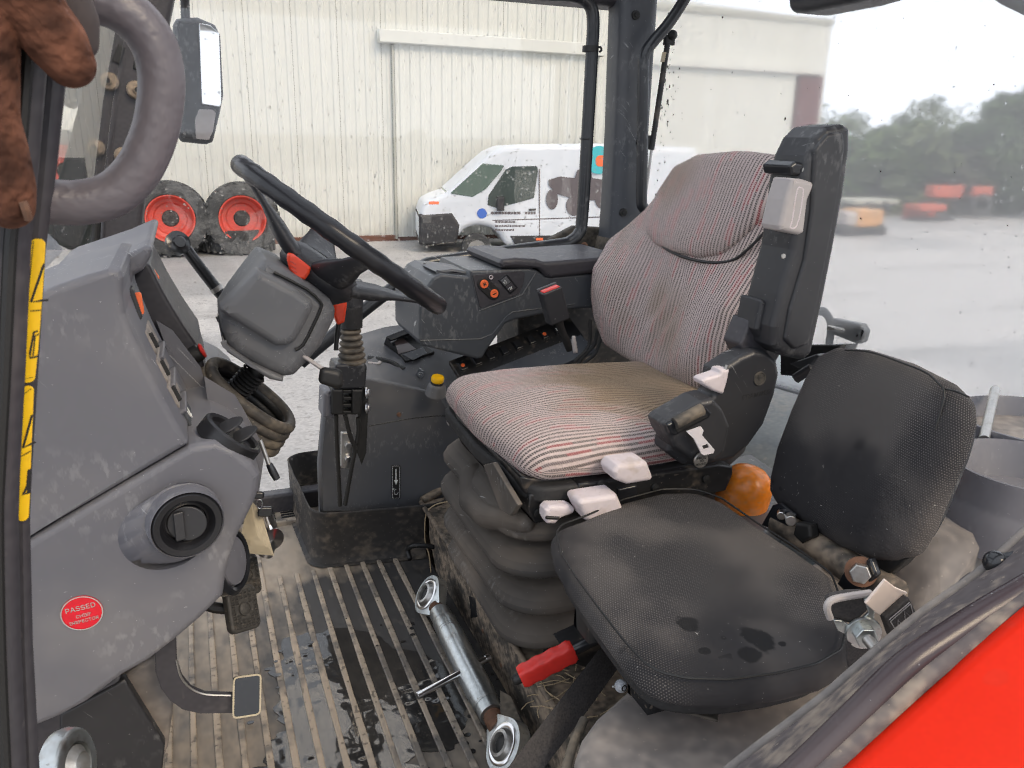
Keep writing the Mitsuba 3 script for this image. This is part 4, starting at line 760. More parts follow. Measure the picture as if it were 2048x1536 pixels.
def knob(pxs, y, stalk, g):
    k = put(g, 'red_knob', prism(pxs, fY(y), .026, .006, .004), 'lever_red', 45, label='bright red lever knob'); put(k, 'stalk', tube([at(u, v, y=y + .012) for u, v in stalk], .0045), 'ink')
knob([(577, 507), (590, 511), (623, 536), (620, 548), (612, 560), (598, 562), (586, 558), (582, 545), (576, 522)], 1.32, [(598, 555), (586, 580)], sc_)
put(sc_, 'knob_grip', cat([tube([at(u, v, y=1.3195), at(u + 12, v + 7, y=1.3195)], .0012, 0, 6) for u, v in ((580, 522), (580, 530), (582, 538), (584, 546))]), 'rim_red')
knob([(667, 600), (678, 594), (692, 592), (695, 610), (690, 645), (676, 652), (668, 632)], 1.52, [(678, 640), (674, 668), (672, 700)], sc_)
k_ = put(sc_, 'stalk_bar', tube([at(598, 706, y=1.31), at(660, 748, y=1.29)], .0065, flat=(nrm(np.cross(Y, at(660, 748, y=1.3) - at(598, 706, y=1.3))), .55)), 'handle_grey'); 
put(k_, 'stalk_knob', hull(np.vstack([ball(at(u, v, y=1.285), r_, 2).vertices for u, v, r_ in ((650, 745, .009), (648, 758, .009), (672, 750, .011), (674, 764, .011))])), 'ink', 40)
# gaiter at the foot of the column, and the shaft inside it
ge = nrm(V(.70, 0, -.71)); gn = nrm(V(.68, -.16, .72)); ge = nrm(ge - gn * (ge @ gn)); gy = np.cross(gn, ge); gc = at(505, 790, y=1.40)
for i in range(4):
    rr_ = np.array([gc - gn * (.002 + .0165 * i) + ge * (.084 + .003 * i) * np.sign(math.cos(t)) * abs(math.cos(t)) ** .85 + gy * (.060 + .003 * i) * np.sign(math.sin(t)) * abs(math.sin(t)) ** .85 for t in tt[::2]])
    put(sc_, 'gaiter_fold', tube(rr_, .0105 if i == 0 else .0098, closed=True, sides=14), 'gaiter', True)
put(sc_, 'gaiter_wall', cat([tube(np.array([gc - gn * o + ge * (.080) * np.sign(math.cos(t)) * abs(math.cos(t)) ** .85 + gy * .056 * np.sign(math.sin(t)) * abs(math.sin(t)) ** .85 for t in tt[::2]]), .0095, closed=True, sides=8) for o in (.010, .0265, .043)]), 'ink', True)
put(sc_, 'gaiter_floor', slab(disc(.082, 40, 0, 0, .06), Fr(gc - gn * .055, ge, gy), .006, .001), 'ink')
put(sc_, 'shaft', tube([at(478, 742, y=1.40) - gn * .06, gc + V(-.005, 0, .018), wc - wn * .19], .016, 0, 16), 'ink'); put(sc_, 'coil', cat([lathe([(.019, -.003), (.0225, 0), (.019, .003)], gc + V(-.024, -.004, .012) + gn * (.007 * i), gn, 20) for i in range(7)]), 'ink')
put(sc_, 'bracket', cat(tube([at(528, 1020, y=1.42), at(542, 1070, y=1.42), at(530, 1110, y=1.42)], .014, 4), lathe([(.02, 0), (.02, .01), (0, .012)], at(543, 1075, y=1.405), V(.3, -1, .1), 18)), 'chrome')

# ================================================================== LEVER TOWER
g = thing('control_lever', 'black control lever with rubber bellows standing before the side console', 'lever'); yl = 1.78
def lpx(u, v): return at(u, v, y=yl)
def lz(prof, uc):  # prof: (half width px, u, v)
    pts = [lpx(u, v) for _, u, v in prof]; rad = [abs((lpx(u + w, v) - lpx(u, v))[0]) for w, u, v in prof]; O = pts[-1]; return lathe([(0, pts[0][2] - O[2])] + [(r_, p_[2] - O[2]) for r_, p_ in zip(rad, pts)] + [(0, 0)], V(np.mean([p_[0] for p_ in pts]), yl, O[2]), Z, 28)
put(g, 'grip_post', lz([(19, 706, 560), (20, 706, 590), (20, 704, 612)], 0), 'plastic_black'); put(g, 'collar', lz([(22, 703, 612), (23, 703, 618), (21, 702, 655)], 0), 'rubber_black', 50)
bl_ = []
for i in range(6): v_ = 657 + 12 * i; w_ = 20 + 1.6 * i; bl_ += [(w_ * .80, 703, v_), (w_ * .98, 703, v_ + 2.5), (w_ + 1, 703, v_ + 5), (w_ * .98, 703, v_ + 8), (w_ * .80, 703, v_ + 11)]
put(g, 'bellows', lz(bl_, 0), 'rubber_dusty', 60)
put(g, 'base_block', prism([(672, 730), (730, 727), (735, 735), (731, 778), (668, 780), (668, 740)], fY(yl - .03), .07, .006, .004), 'plastic_black')
put(g, 'clamp', cat(prism([(664, 780), (686, 780), (688, 830), (664, 830)], fY(yl - .035), .07, .004), prism([(704, 780), (726, 780), (722, 830), (704, 830)], fY(yl - .035), .07, .004), [prism([(686, v), (706, v), (706, v + 7), (686, v + 7)], fY(yl - .028), .05, .002) for v in (780, 794, 808, 822)]), 'ink')
put(g, 'cover', prism([(648, 788), (665, 780), (668, 840), (646, 836)], fY(yl - .02), .08, .01), 'plastic_grey')
put(g, 'plate', prism([(730, 770), (738, 785), (733, 905), (724, 930), (712, 900), (718, 800)], fY(yl - .005), .01, .002), 'ink')
for v in (786, 816): put(g, 'nut', hexbolt(at(733, v, y=yl - .02), nrm(V(.9, -.4, .1)), .0085, .008), 'chrome', 20)
put(g, 'bracket', prism([(683, 866), (706, 866), (704, 918), (698, 938), (682, 936)], fY(yl - .005), .012, .002), 'steel')
for v in (890, 917): put(g, 'bolt', hexbolt(at(696, v, y=yl - .006), -Y, .0085, .008, False), 'chrome', 20)
for k_, pts in enumerate(([(672, 830), (673, 880), (677, 950), (680, 1012)], [(716, 835), (716, 870), (704, 930), (690, 1010)], [(690, 830), (700, 870), (712, 900)])): put(g, 'cable', tube([at(u, v, y=yl - .02 - .006 * k_) for u, v in pts], .0052, 5, 10), 'ink')

# ================================================================== SIDE CONSOLE (right of the driver)
c = thing('side_console', 'grey side console with a small screen and a yellow knob', 'console')
FA = [(644, 842), (650, 800), (668, 765), (700, 752), (740, 757), (800, 770), (852, 782), (885, 796), (905, 830), (935, 880), (960, 905), (975, 1030), (640, 1030), (636, 930)]
BA = [(668, 842), (672, 760), (690, 695), (722, 668), (770, 654), (812, 648), (860, 650), (925, 690), (960, 760), (975, 840), (980, 905), (985, 1000), (690, 1000), (676, 930)]
yA, yB = 1.97, 2.235
GA = np.array([at(u, v, y=yA) for u, v in FA]); GB = np.array([at(u, v, y=yB) for u, v in BA])
m_ = loft(GA + Y * .022, GB); fa_ = fY(yA)
ctr = GA.mean(0); rings = [ctr + (GA - ctr) * s + Y * o for s, o in ((1.0, .022), (.995, .010), (.98, .003), (.955, .0))]
m_ = mesh(np.vstack([GB] + rings), grid_faces(5, len(GA), True)); cap = bex(fa_.px(FA), .01, 0, back=False)
p2 = rings[-1][:, [0, 2]]; tri = mapbox_earcut.triangulate_float64(np.ascontiguousarray(p2), np.array([len(p2)], np.uint32)).reshape(-1, 3)
m_ = cat(m_, mesh(rings[-1], tri)); m_.fix_normals(); put(c, 'body', m_, 'console_grey', 40)
def top_pt(u, v, lift=.0):  # a point of the console's sloping top
    d_ = ray(u, v); h_ = trimesh.ray.ray_triangle.RayMeshIntersector(m_).intersects_location([CAM], [d_])[0]
    h_ = h_[np.argmin(np.linalg.norm(h_ - CAM, axis=1))] if len(h_) else onp(u, v, TOP_O, TOP_N)
    if h_[1] < yA + .012: h_ = onp(u, v, TOP_O, TOP_N)
    return h_ + TOP_N * lift, TOP_N
_h = [trimesh.ray.ray_triangle.RayMeshIntersector(m_).intersects_location([CAM], [ray(*q)])[0] for q in ((775, 725), (850, 725), (800, 690))]
_h = [q[np.argmin(np.linalg.norm(q - CAM, axis=1))] for q in _h]; TOP_O = _h[0]; TOP_N = nrm(np.cross(_h[1] - _h[0], _h[2] - _h[0])); TOP_N = TOP_N if TOP_N[2] > 0 else -TOP_N
def top_fr(u, v, lift=.002):
    p_, n_ = top_pt(u, v, lift); f_ = Fr(p_, nrm(X - n_ * n_[0]), nrm(np.cross(n_, X))); return f_
f_ = top_fr(800, 690, .004); tp = lambda px, lift: prism(px, top_fr(800, 690, lift), .004, .001)
k_ = put(c, 'display', prism([(785, 690), (812, 676), (848, 690), (870, 703), (812, 722)], top_fr(812, 695, .007), .012, .001), 'ink'); put(k_, 'screen', prism([(789, 683), (806, 676), (832, 698), (797, 708)], top_fr(812, 695, .0078), .001, 0), 'screen', False)
put(k_, 'key_strip', prism([(805, 709), (846, 694), (854, 706), (826, 720)], top_fr(812, 695, .0080), .001, 0), 'pillar_slate', False)
ft = top_fr(829, 707, .0086); ft = Fr(ft.O, top_pt(848, 700)[0] - top_pt(812, 712)[0], top_pt(824, 690)[0] - top_pt(829, 707)[0])
put(k_, 'key_digits', text('1 2 3 4', .0085, ft, 0, 0), 'white_ink', False)
hn = top_pt(800, 690)[1]; a0, b0, c0, d0 = [top_pt(u, v)[0] for u, v in ((797, 710), (768, 688), (836, 664), (846, 692))]; hh_ = hn * .034
def quad(*q): return cat(mesh(q, [[0, 1, 2], [0, 2, 3]]))
put(k_, 'hood', cat(quad(a0, b0, b0 + hh_ * .8, a0 + hh_ * .15), quad(b0, c0, c0 + hh_, b0 + hh_ * .8), quad(c0, d0, d0 + hh_ * .2, c0 + hh_), quad(b0 + hh_ * .8, c0 + hh_, c0 * .7 + d0 * .3 + hh_ * .95, b0 * .7 + a0 * .3 + hh_ * .75)), 'ink', False)
put(c, 'lever_slot', tube([top_pt(u, v, .001)[0] for u, v in ((736, 716), (762, 719), (785, 726), (808, 738))], [.010, .0095, .009, .008], 4, 10, flat=(hn, .25)), 'ink'); put(c, 'slot_lip', tube([top_pt(u, v, .002)[0] for u, v in ((736, 726), (756, 728), (760, 724))], .004, 2, 8, flat=(hn, .5)), 'handle_grey')
kl = top_fr(843, 744, .003); put(c, 'label', prism([(840, 734), (850, 744), (843, 759), (832, 748)], kl, .001, 0), 'pillar_slate', False, label='small printed label beside the yellow knob')
put(c, 'label_print', cat([tube([top_pt(u, v, .0036)[0], top_pt(u + l_, v + 2, .0036)[0]], .0007, sides=5) for u, v, l_ in ((839, 741, 7), (837, 746, 8), (836, 750, 7), (838, 738, 5))]), 'white_ink', False)
ky = at(874, 768, y=1.90); kn = nrm(V(.05, -.25, 1)); k_ = put(c, 'knob_base', lathe([(.028, -.03), (.023, -.004), (.018, .002), (0, .002)], ky, kn, 30), 'console_grey', 50); put(k_, 'knob_ring', lathe([(.0165, .0), (.0165, .006), (.013, .008), (0, .008)], ky, kn, 28), 'ink')
put(k_, 'yellow_knob', lathe([(.0145, .007), (.0168, .010), (.0170, .018), (.0155, .0215), (0, .0225)], ky, kn, 30), 'yellow', 40, label='yellow round push knob')
put(c, 'front_seam', tube([at(u, v, y=yA - .0004) for u, v in ((738, 852), (830, 836), (905, 832), (945, 850))], .0012, 2, 5), 'ink')
for u, v in ((798, 829), (906, 816)): put(c, 'screw', lathe([(.0065, 0), (.006, .003), (0, .0035)], at(u, v, y=yA), -Y, 16), 'rust')
fp = fY(yA - .0012)
k_ = put(c, 'arrow_plate', prism([(783, 930), (801, 930), (801, 998), (783, 998)], fp, .002, 0, .003), 'ink', 30, label='small black plate with a white arrow pointing down')
fq = fY(yA - .0016); put(k_, 'border', cat([tube([at(u, v, y=yA - .0014) for u, v in ((785, 932), (799, 932), (799, 996), (785, 996), (785, 932))], .0005, sides=5)]), 'white_ink', False)
put(k_, 'arrow', cat(prism([(791, 938), (793, 938), (793, 962), (791, 962)], fq, .001, 0), prism([(788, 960), (796, 960), (792, 970)], fq, .001, 0), tube([at(792 + 4 * math.cos(t), 984 + 5 * math.sin(t), y=yA - .0016) for t in np.arange(9) * .6], .0005, sides=5), text('R', .006, Fr(at(787, 978, y=yA - .0014), X, Z))), 'white_ink', False)
put(c, 'grey_tongue', tube([at(u, v, y=1.75) for u, v in ((895, 846), (910, 840), (930, 832))], [.007, .009, .010], 3), 'handle_grey')
# rubber boot round its foot
g = thing('floor_boot', 'black muddy rubber boot wrapping the foot of the side console', 'boot')
bo = outline([(.235, 1.955), (.60, 1.90), (.60, 2.4), (.215, 2.4)], .055, n=120); rows = []
bc_ = bo.mean(0)
for s, z in ((1.10, ZF + .003), (1.04, ZF + .006), (1.0, ZF + .03), (1.0, ZF + .10), (1.005, ZF + .138), (1.012, ZF + .143), (1.0, ZF + .146), (.985, ZF + .140), (.98, ZF + .05)):
    q = bc_ + (bo - bc_) * (1 + (s - 1)); rows.append(np.column_stack([q, z + .012 * meshkit.fbm(np.column_stack([q * 9, q[:, 0] * 0]), 2) * (z > ZF + .12)]))
mb = mesh(np.vstack(rows), grid_faces(len(rows), 120, True)); scene[g] = mikit.ply(mb, 'boot_dirty', 50); labels[g]['category'] = 'boot'

# --- armrest console above it
c = thing('armrest_console', 'dark slate armrest console with orange buttons and a seat height rocker', 'console'); yP = 1.86; fp = fY(yP)
put(c, 'shell', prism([(838, 612), (845, 585), (866, 556), (882, 548), (935, 553), (940, 541), (1060, 536), (1075, 541), (1092, 553), (1240, 545), (1240, 615), (1150, 618), (1080, 630), (1030, 640), (1012, 648), (975, 700), (966, 716), (955, 719), (845, 692), (838, 680)], fp, .25, .008, .002), 'plastic_slate', 40)
put(c, 'shell_crease', tube([at(u, v, y=yP - .0002) for u, v in ((840, 681), (960, 678), (985, 668), (1012, 634), (1025, 624), (1150, 608))], .0016, 0, 6), 'plastic_slate')
put(c, 'front_edge_trim', prism([(868, 543), (905, 538), (936, 543), (934, 553), (884, 548)], fY(yP + .02), .12, .006), 'pillar_slate', 40)
k_ = put(c, 'arm_pad', prism([(1000, 527), (1006, 519), (1030, 516), (1072, 518), (1090, 524), (1250, 512), (1250, 540), (1102, 558), (1092, 554), (1078, 538), (1004, 537)], fY(yP - .008), .27, .012, .003), 'frame_dark', 40, label='padded black arm rest top')
put(c, 'button_panel', prism([(945, 550), (1042, 542), (1050, 546), (1046, 570), (1038, 588), (964, 616), (960, 614)], fY(yP - .003), .006, .001, .003), 'frame_dark', 30)
put(c, 'panel_border', tube([at(u, v, y=yP - .0005) for u, v in ((942, 543), (958, 622), (1044, 590), (1072, 545))], .0018, 0, 6), 'pillar_slate')
fb = fY(yP - .0068)
bw_ = fb.px([(968, 568), (988, 587)]); q0, q1 = bw_; dd = nrm(q1 - q0); pp = V(-dd[1], dd[0])
cap_ = np.vstack([[q0 + .0165 * (math.cos(t) * pp - math.sin(t) * dd) for t in np.linspace(0, math.pi, 14)], [q1 - .0165 * (math.cos(t) * pp - math.sin(t) * dd) for t in np.linspace(0, math.pi, 14)]])
k_ = put(c, 'button_bezel', slab(cap_, fb, .008, .002), 'ink', 30)
for (q_, s_) in ((q0, '×'), (q1, '−')):
    o_ = fb.w(V(q_[0], q_[1], .001)); k2 = put(k_, 'orange_button', lathe([(.0108, -.003), (.0108, .002), (.0098, .0035), (.0075, .0038), (0, .003)], o_, -Y, 28), 'orange', 40, label='orange button marked with a cross' if s_ == '×' else 'orange button marked with a minus')
    L = [slab(rect(.010, .0024), Fr(o_ - Y * .0044, nrm(X * ca + Z * sa), nrm(-X * sa + Z * ca)), .001, 0) for ca, sa in (((.92, -.39), (.39, .92)) if s_ == '×' else ((.92, .39),))]; put(c, 'button_mark', cat(L), 'ink', False)
put(k_, 'rocker', slab(rect(.004, .016), Fr(fb.w(V(*(q0 + q1) / 2, .002)), X * .7 + Z * .7, -X * .7 + Z * .7), .003, .001), 'frame_dark')
put(c, 'socket', lathe([(.0058, .004), (.0048, .006), (.0036, .005), (.003, .0)], at(981, 554, y=yP - .003), -Y, 24), 'handle_white'); 
rf = Fr(at(1017, 569, y=yP - .006), nrm(V(.80, 0, .60) * V(1, 1, -1) * -1 * -1), nrm(V(.60, 0, .80)))
rr_ = [(997, 561), (1014, 548), (1036, 575), (1021, 589)]; k_ = put(c, 'rocker_frame', prism(rr_, fY(yP - .006), .006, .001), 'gloss_black', 30)
inn = [(1001, 562), (1013, 553), (1022, 564), (1010, 573)], [(1011, 574), (1023, 565), (1032, 576), (1020, 585)]
for s_, q_ in enumerate(inn): put(k_, 'rocker_key', prism(q_, fY(yP - .0095 + .0015 * s_), .004, .001), 'frame_dark' if s_ else 'pillar_slate', 30)
put(k_, 'symbol', cat([tube([at(u, v, y=yP - .0098) for u, v in p_], .0006, 0, 5) for p_ in ([(1007, 566), (1010, 560), (1014, 566), (1008, 566)], [(1016, 579), (1021, 574), (1025, 577), (1020, 580), (1024, 573)])]), 'white_ink', False)
# strip of rocker switches under it
g = thing('switch_strip', 'dusty strip of rocker switches between armrest console and seat', 'switch panel')
P0, P1 = at(914, 740, y=1.90), at(1122, 660, y=1.915); se = nrm(P1 - P0); sn = nrm(np.cross(se, Y)); sn = sn if sn[2] > 0 else -sn; sn = nrm(sn + V(0, -.75, .2)); fs_ = Fr(P0, se, np.cross(sn, se)); Ls = np.linalg.norm(P1 - P0)
put(g, 'panel', slab(rect(Ls + .05, .085, Ls / 2 + .02, -.005), fs_, .02, .003), 'metal_black', 30); put(g, 'skirt', slab(rect(Ls + .05, .08, Ls / 2 + .01, -.085), Fr(fs_.O, fs_.ex, nrm(fs_.ey + fs_.ez * -.2)), .01, .002), 'pillar_slate', 30)
for i, lit in enumerate((1, 0, 0, 0, 0, 0, 2, 3)):
    x_ = .018 + i * (Ls - .02) / 7.2; put(g, 'switch_socket', slab(rect(.022, .036, x_, .004), Fr(fs_.O + fs_.ez * .002, fs_.ex, fs_.ey), .004, .001), 'metal_black', 30)
    k_ = put(g, 'rocker_key', slab(rect(.018, .026, x_, .002), Fr(fs_.O + fs_.ez * .007, fs_.ex, fs_.ey + fs_.ez * .1), .006, .002), 'gloss_black', 30)
    if lit in (1, 2): put(k_, 'orange_symbol', slab(disc(.0055, 16, x_, .002), Fr(fs_.O + fs_.ez * .0078, fs_.ex, fs_.ey + fs_.ez * .1), .0012, 0), 'orange', False)
    if lit == 3: put(k_, 'white_symbol', cat([slab(rect(.0022, .010, x_ + dx_, .002 + .002 * j), Fr(fs_.O + fs_.ez * .0078, fs_.ex, fs_.ey + fs_.ez * .1), .0012, 0) for j, dx_ in enumerate((-.004, 0, .004))]), 'white_ink', False)
# seat belt buckle on its stalk
g = thing('seat_belt_buckle', 'black seat belt buckle with red release button standing beside the seat', 'buckle'); yb = 1.70
bO = at(1099, 578, y=yb); bz = nrm(at(1096, 572, y=yb) - at(1118, 655, y=yb)); bx = nrm(X - bz * bz[0]); fb_ = Fr(bO, bx, np.cross(bz, bx))
put(g, 'shell', slab(rect(.052, .036), Fr(bO, bx, fb_.ey), .082, .004, .006), 'plastic_black', 30); put(g, 'release_button', slab(rect(.044, .022, 0, -.003), Fr(bO + bz * .003, bx, fb_.ey), .008, .003, .003), 'red_plastic', 30, label='red release button'); put(g, 'rim', slab(rect(.052, .006, 0, .015), Fr(bO + bz * .006, bx, fb_.ey), .01, .002), 'pillar_slate')
put(g, 'stalk', tube([bO - bz * .078, bO - bz * .11 + X * .004, bO - bz * .16 + X * .012], [.012, .009, .010], 4, 12), 'ink')
g = thing('lever_tip', 'short pale grey lever tip sticking up behind the seat cushion', 'lever'); scene[g] = mikit.ply(tube([at(1151, 705, y=1.66), at(1148, 685, y=1.66), at(1147, 672, y=1.66)], [.006, .006, .004], 4), 'handle_grey', True)
g = thing('cable_loom', 'black cables looping down between backrest and console', 'cable')
for j, pts in enumerate(([(1195, 660), (1188, 690), (1165, 715), (1150, 740)], [(1206, 665), (1192, 705), (1170, 725), (1155, 745)], [(1180, 640), (1178, 690), (1150, 722)])): put(g, 'cable', tube([at(u, v, y=1.78 - .01 * j) for u, v in pts], .0045, 5, 8), 'ink')
# wall under the side window, behind the seat
g = thing('mudguard_lining', 'dark dusty inner mudguard lining behind the driver seat', 'panel'); scene[g] = mikit.ply(cat(prism([(1040, 600), (1300, 560), (1420, 620), (1420, 900), (1040, 760)], fY(2.02), .2, .02)), 'boot_dirty', 40)

# ================================================================== PLATFORM AND REAR SHELF
g = thing('seat_platform', 'muddy sheet metal platform that carries the driver seat', 'platform'); xp = .525
put(g, 'box', slab([(xp, .45), (1.42, .45), (1.42, 2.02), (xp, 1.96)], fZ(ZF + .142), .142, .008, .0, step=.05), 'pedestal_dirty', 30)
put(g, 'edge_lip', tube([V(xp, .46, ZF + .142), V(xp, 1.95, ZF + .142)], .006), 'pedestal_dirty')
put(g, 'edge_lip', tube([V(xp + .005, 1.95, ZF + .145), V(xp + .12, 2.0, ZF + .17), V(1.2, 2.0, ZF + .17)], .012), 'pedestal_dirty')
k_ = put(g, 'slot_plate', prism([(938, 1192), (950, 1196), (954, 1234), (942, 1236)], fX(xp - .001), .004, .001), 'metal_black')
for (u, v) in ((966, 1262), (1002, 1330)): put(g, 'rivet', ball(at(u, v, x=xp), .005, 1, (.5, 1, 1)), 'rust')
for (u, v) in ((1053, 1262),): put(g, 'bolt', lathe([(.013, 0), (.011, .006), (0, .008)], at(u, v, z=ZF + .142), Z, 18), 'pedestal_dirty')
put(g, 'tie_clip', cat(rbox(Fr(at(1085, 1275, z=ZF + .175), nrm(V(.8, .6, 0)), nrm(V(-.6, .8, .4))), .036, .024, .010, .002), rbox(Fr(at(1100, 1290, z=ZF + .16), nrm(V(.8, .6, 0)), Z), .02, .03, .01, .002)), 'metal_black')
g = thing('locking_pin', 'bent steel pin sticking out of the platform side', 'pin'); scene[g] = mikit.ply(tube([at(868, 1094, x=xp), at(845, 1091, x=xp - .03), at(825, 1092, x=xp - .055), at(816, 1100, x=xp - .062), at(820, 1118, x=xp - .063)], .0065, 5), 'metal_black', True)
g = thing('wire', 'thin pale wire hanging over the platform edge', 'wire'); scene[g] = mikit.ply(tube([at(912, 985, z=1.56), at(905, 1000, z=1.54), at(870, 1010, z=1.51), at(852, 1030, x=xp - .004), at(850, 1080, x=xp - .006), at(858, 1110, x=xp - .006), at(862, 1145, x=xp - .012)], .0016, 6, 6), 'straw', True)
g = thing('straw_litter', 'dry straw scattered on the platform around the lever', 'straw', kind='stuff'); L = []
for i in range(46):
    p_ = at(1060 + 150 * rng.random(), 1240 + 200 * rng.random(), z=ZF + .146); a = rng.random() * 6.28; l_ = .015 + .05 * rng.random(); L.append(tube([p_, p_ + V(math.cos(a), math.sin(a), .12) * l_ * .5, p_ + V(math.cos(a + .2), math.sin(a + .2), .05) * l_], .0009, 0, 5))
scene[g] = mikit.ply(cat(L), 'straw', True)
# rear shelf and left mudguard top
g = thing('rear_shelf', 'blue grey plastic shelf behind the seats', 'shelf'); A = [V(1.05, .45, 1.60), V(1.05, 2.1, 1.66), V(1.20, 2.1, 1.76), V(1.40, 2.1, 1.80), V(1.46, 2.1, 1.805), V(1.92, 2.1, 1.81)]; sv = []
for p_ in A: sv += [V(p_[0], .40, p_[2]), V(p_[0], 2.15, p_[2])]
put(g, 'surface', mesh(sv, [t for i in range(5) for t in ([2 * i, 2 * i + 1, 2 * i + 3], [2 * i, 2 * i + 3, 2 * i + 2])]), 'slate_shelf', 60)

# ================================================================== DRIVER SEAT
import manifold3d as m3
def blend(chains, target=.004, it=8):
    """one smooth body from chains of (point, radius); each chain is hulled sphere to sphere"""
    M = m3.Manifold()
    for ch in chains:
        for (p0, r0), (p1, r1) in zip(ch, ch[1:]):
            h = hull(np.vstack([ball(p0, r0, 2).vertices, ball(p1, r1, 2).vertices])); M += m3.Manifold(m3.Mesh(np.asarray(h.vertices, np.float32), np.asarray(h.faces, np.uint32)))
    M = M.refine_to_length(target); q = M.to_mesh(); m = trimesh.Trimesh(q.vert_properties[:, :3], q.tri_verts, process=True)
    trimesh.smoothing.filter_taubin(m, iterations=it); return m
s = thing('driver_seat', 'driver seat in worn pink grey striped cloth with a folded black armrest', 'seat')
so_ = outline([(.482, 1.145), (.505, 1.112), (.62, 1.105), (.78, 1.115), (.90, 1.14), (.99, 1.20), (.99, 1.58), (.80, 1.605), (.60, 1.610), (.50, 1.595), (.474, 1.55), (.464, 1.34)], .035, n=120)
def cush(x, y, s_):
    k = 1 - s_ ** 3
    d = -.020 * np.exp(-((x - .86) / .15) ** 2 - ((y - 1.46) / .09) ** 2) - .020 * np.exp(-((x - .86) / .15) ** 2 - ((y - 1.24) / .09) ** 2) + .010 * np.exp(-((x - .62) / .10) ** 2 - ((y - 1.35) / .05) ** 2)
    w = np.exp(-((x - .80) / .10) ** 2 - ((y - 1.19) / .07) ** 2)
    d = d + .009 * w * np.sin((x * .8 + y * .6) * 110) + .004 * (meshkit.fbm(np.column_stack([x * 22, y * 22, x * 0]), 3, 2) - .5)
    return d * k - .018 * np.clip((s_ - .3) / .7, 0, 1) * np.clip((x - .55) / .3, 0, 1) * 0
m_, uv = pillow(so_, fZ(1.925), .055, .040, n=2.4, rings=30, m=160, disp=cush); put(s, 'cushion', m_, 'seat_fabric', True, uv=uv[:, ::-1].copy(), label='stained cloth seat cushion')
put(s, 'seat_pan', slab(.735 * 0 + so_.mean(0) + (so_ - so_.mean(0)) * V(1.0, 1.02), fZ(1.898), .030, .008, step=.03), 'rubber_black', 30)
bf = Fr((.965, 1.345, 1.96), -Y, nrm(V(.33, 0, 1)))
bpx = [(1190, 600), (1194, 545), (1222, 482), (1262, 450), (1296, 420), (1324, 385), (1362, 335), (1415, 310), (1500, 303), (1572, 312), (1600, 335), (1606, 400), (1594, 480), (1572, 560), (1540, 650), (1496, 732), (1444, 780), (1400, 792), (1340, 765), (1255, 718), (1212, 690), (1196, 645)]
bl = bf.px(bpx); bm = bl.mean(0)
def backd(x, y, s_):
    k = np.clip((1 - s_) / .25, 0, 1); xr = (x - bm[0]) / .21
    low = np.clip((bm[1] + .05 - y) / .12, 0, 1)
    return (.022 * np.clip(np.abs(xr) - .35, 0, 1) * 2 * low - .004) * k + .004 * low * np.sin(x * 95 + 2 * np.sin(y * 30)) * np.exp(-((x - bm[0] - .02) / .10) ** 2) * k + .003 * k * (meshkit.fbm(np.column_stack([x * 18, y * 18, x * 0]), 3, 5) - .5)
m_, uv = pillow(bl, bf, .034, .030, n=2.3, rings=28, m=160, disp=backd, c=.02); put(s, 'backrest', m_, 'back_fabric', True, uv=uv, label='striped cloth backrest')
hpx = [(1313, 470), (1318, 440), (1336, 392), (1370, 342), (1418, 318), (1500, 311), (1560, 318), (1582, 338), (1578, 385), (1560, 425), (1530, 462), (1494, 498), (1462, 520), (1420, 524), (1370, 514), (1330, 496)]
hl = bf.px(hpx); m_, uv = pillow(hl, Fr(bf.O + bf.ez * .026, bf.ex, bf.ey), .024, .004, n=2.4, rings=16, m=120, c=.02); put(s, 'headrest_flap', m_, 'back_fabric', True, uv=uv)
fo = Fr(bf.O + bf.ez * .0335, bf.ex, bf.ey); put(s, 'flap_seam', tube([onp(u, v, fo.O, fo.ez) for u, v in ((1314, 478), (1332, 497), (1370, 515), (1420, 525), (1463, 521), (1496, 498), (1532, 461), (1562, 424), (1579, 388))], .0032, 4, 8), 'ink')
put(s, 'back_shell', slab(bm + (bl - bm) * .97, Fr(bf.O - bf.ez * .030, bf.ex, bf.ey), .045, .015, .02), 'plastic_black', 40)
# folded-up armrest
ya = 1.03; fa = fY(ya)
k_ = put(s, 'armrest', prism([(1606, 352), (1616, 312), (1634, 275), (1655, 254), (1690, 248), (1703, 256), (1703, 300), (1692, 380), (1672, 490), (1650, 600), (1626, 708), (1610, 722), (1570, 714), (1546, 694), (1545, 655), (1560, 590), (1585, 500), (1597, 420)], fa, .085, .012, .006), 'plastic_black', 40, label='black armrest folded upright')
put(k_, 'side_pad', prism([(1630, 300), (1655, 268), (1688, 262), (1692, 290), (1680, 380), (1660, 490), (1638, 600), (1618, 690), (1590, 700), (1570, 680), (1580, 620), (1610, 520), (1624, 420)], fY(ya - .006), .012, .006, .01), 'plastic_black', 40)
put(k_, 'clamp', prism([(1580, 332), (1592, 322), (1632, 330), (1640, 345), (1636, 360), (1584, 350)], fY(ya + .008), .07, .006, .004), 'gloss_black', 40); put(k_, 'screw', lathe([(.004, 0), (.004, .002), (0, .002)], at(1607, 340, y=ya + .007), -Y, 12), 'steel'); put(k_, 'screw', lathe([(.004, 0), (.004, .002), (0, .002)], at(1566, 512, y=ya - .001), -Y, 12), 'steel')
put(k_, 'grip', prism([(1586, 356), (1606, 358), (1629, 364), (1630, 372), (1618, 400), (1610, 466), (1600, 471), (1562, 462), (1560, 452), (1572, 400)], fY(ya - .004), .05, .008, .004), 'handle_grey', 40, label='pale grey grip of the armrest')
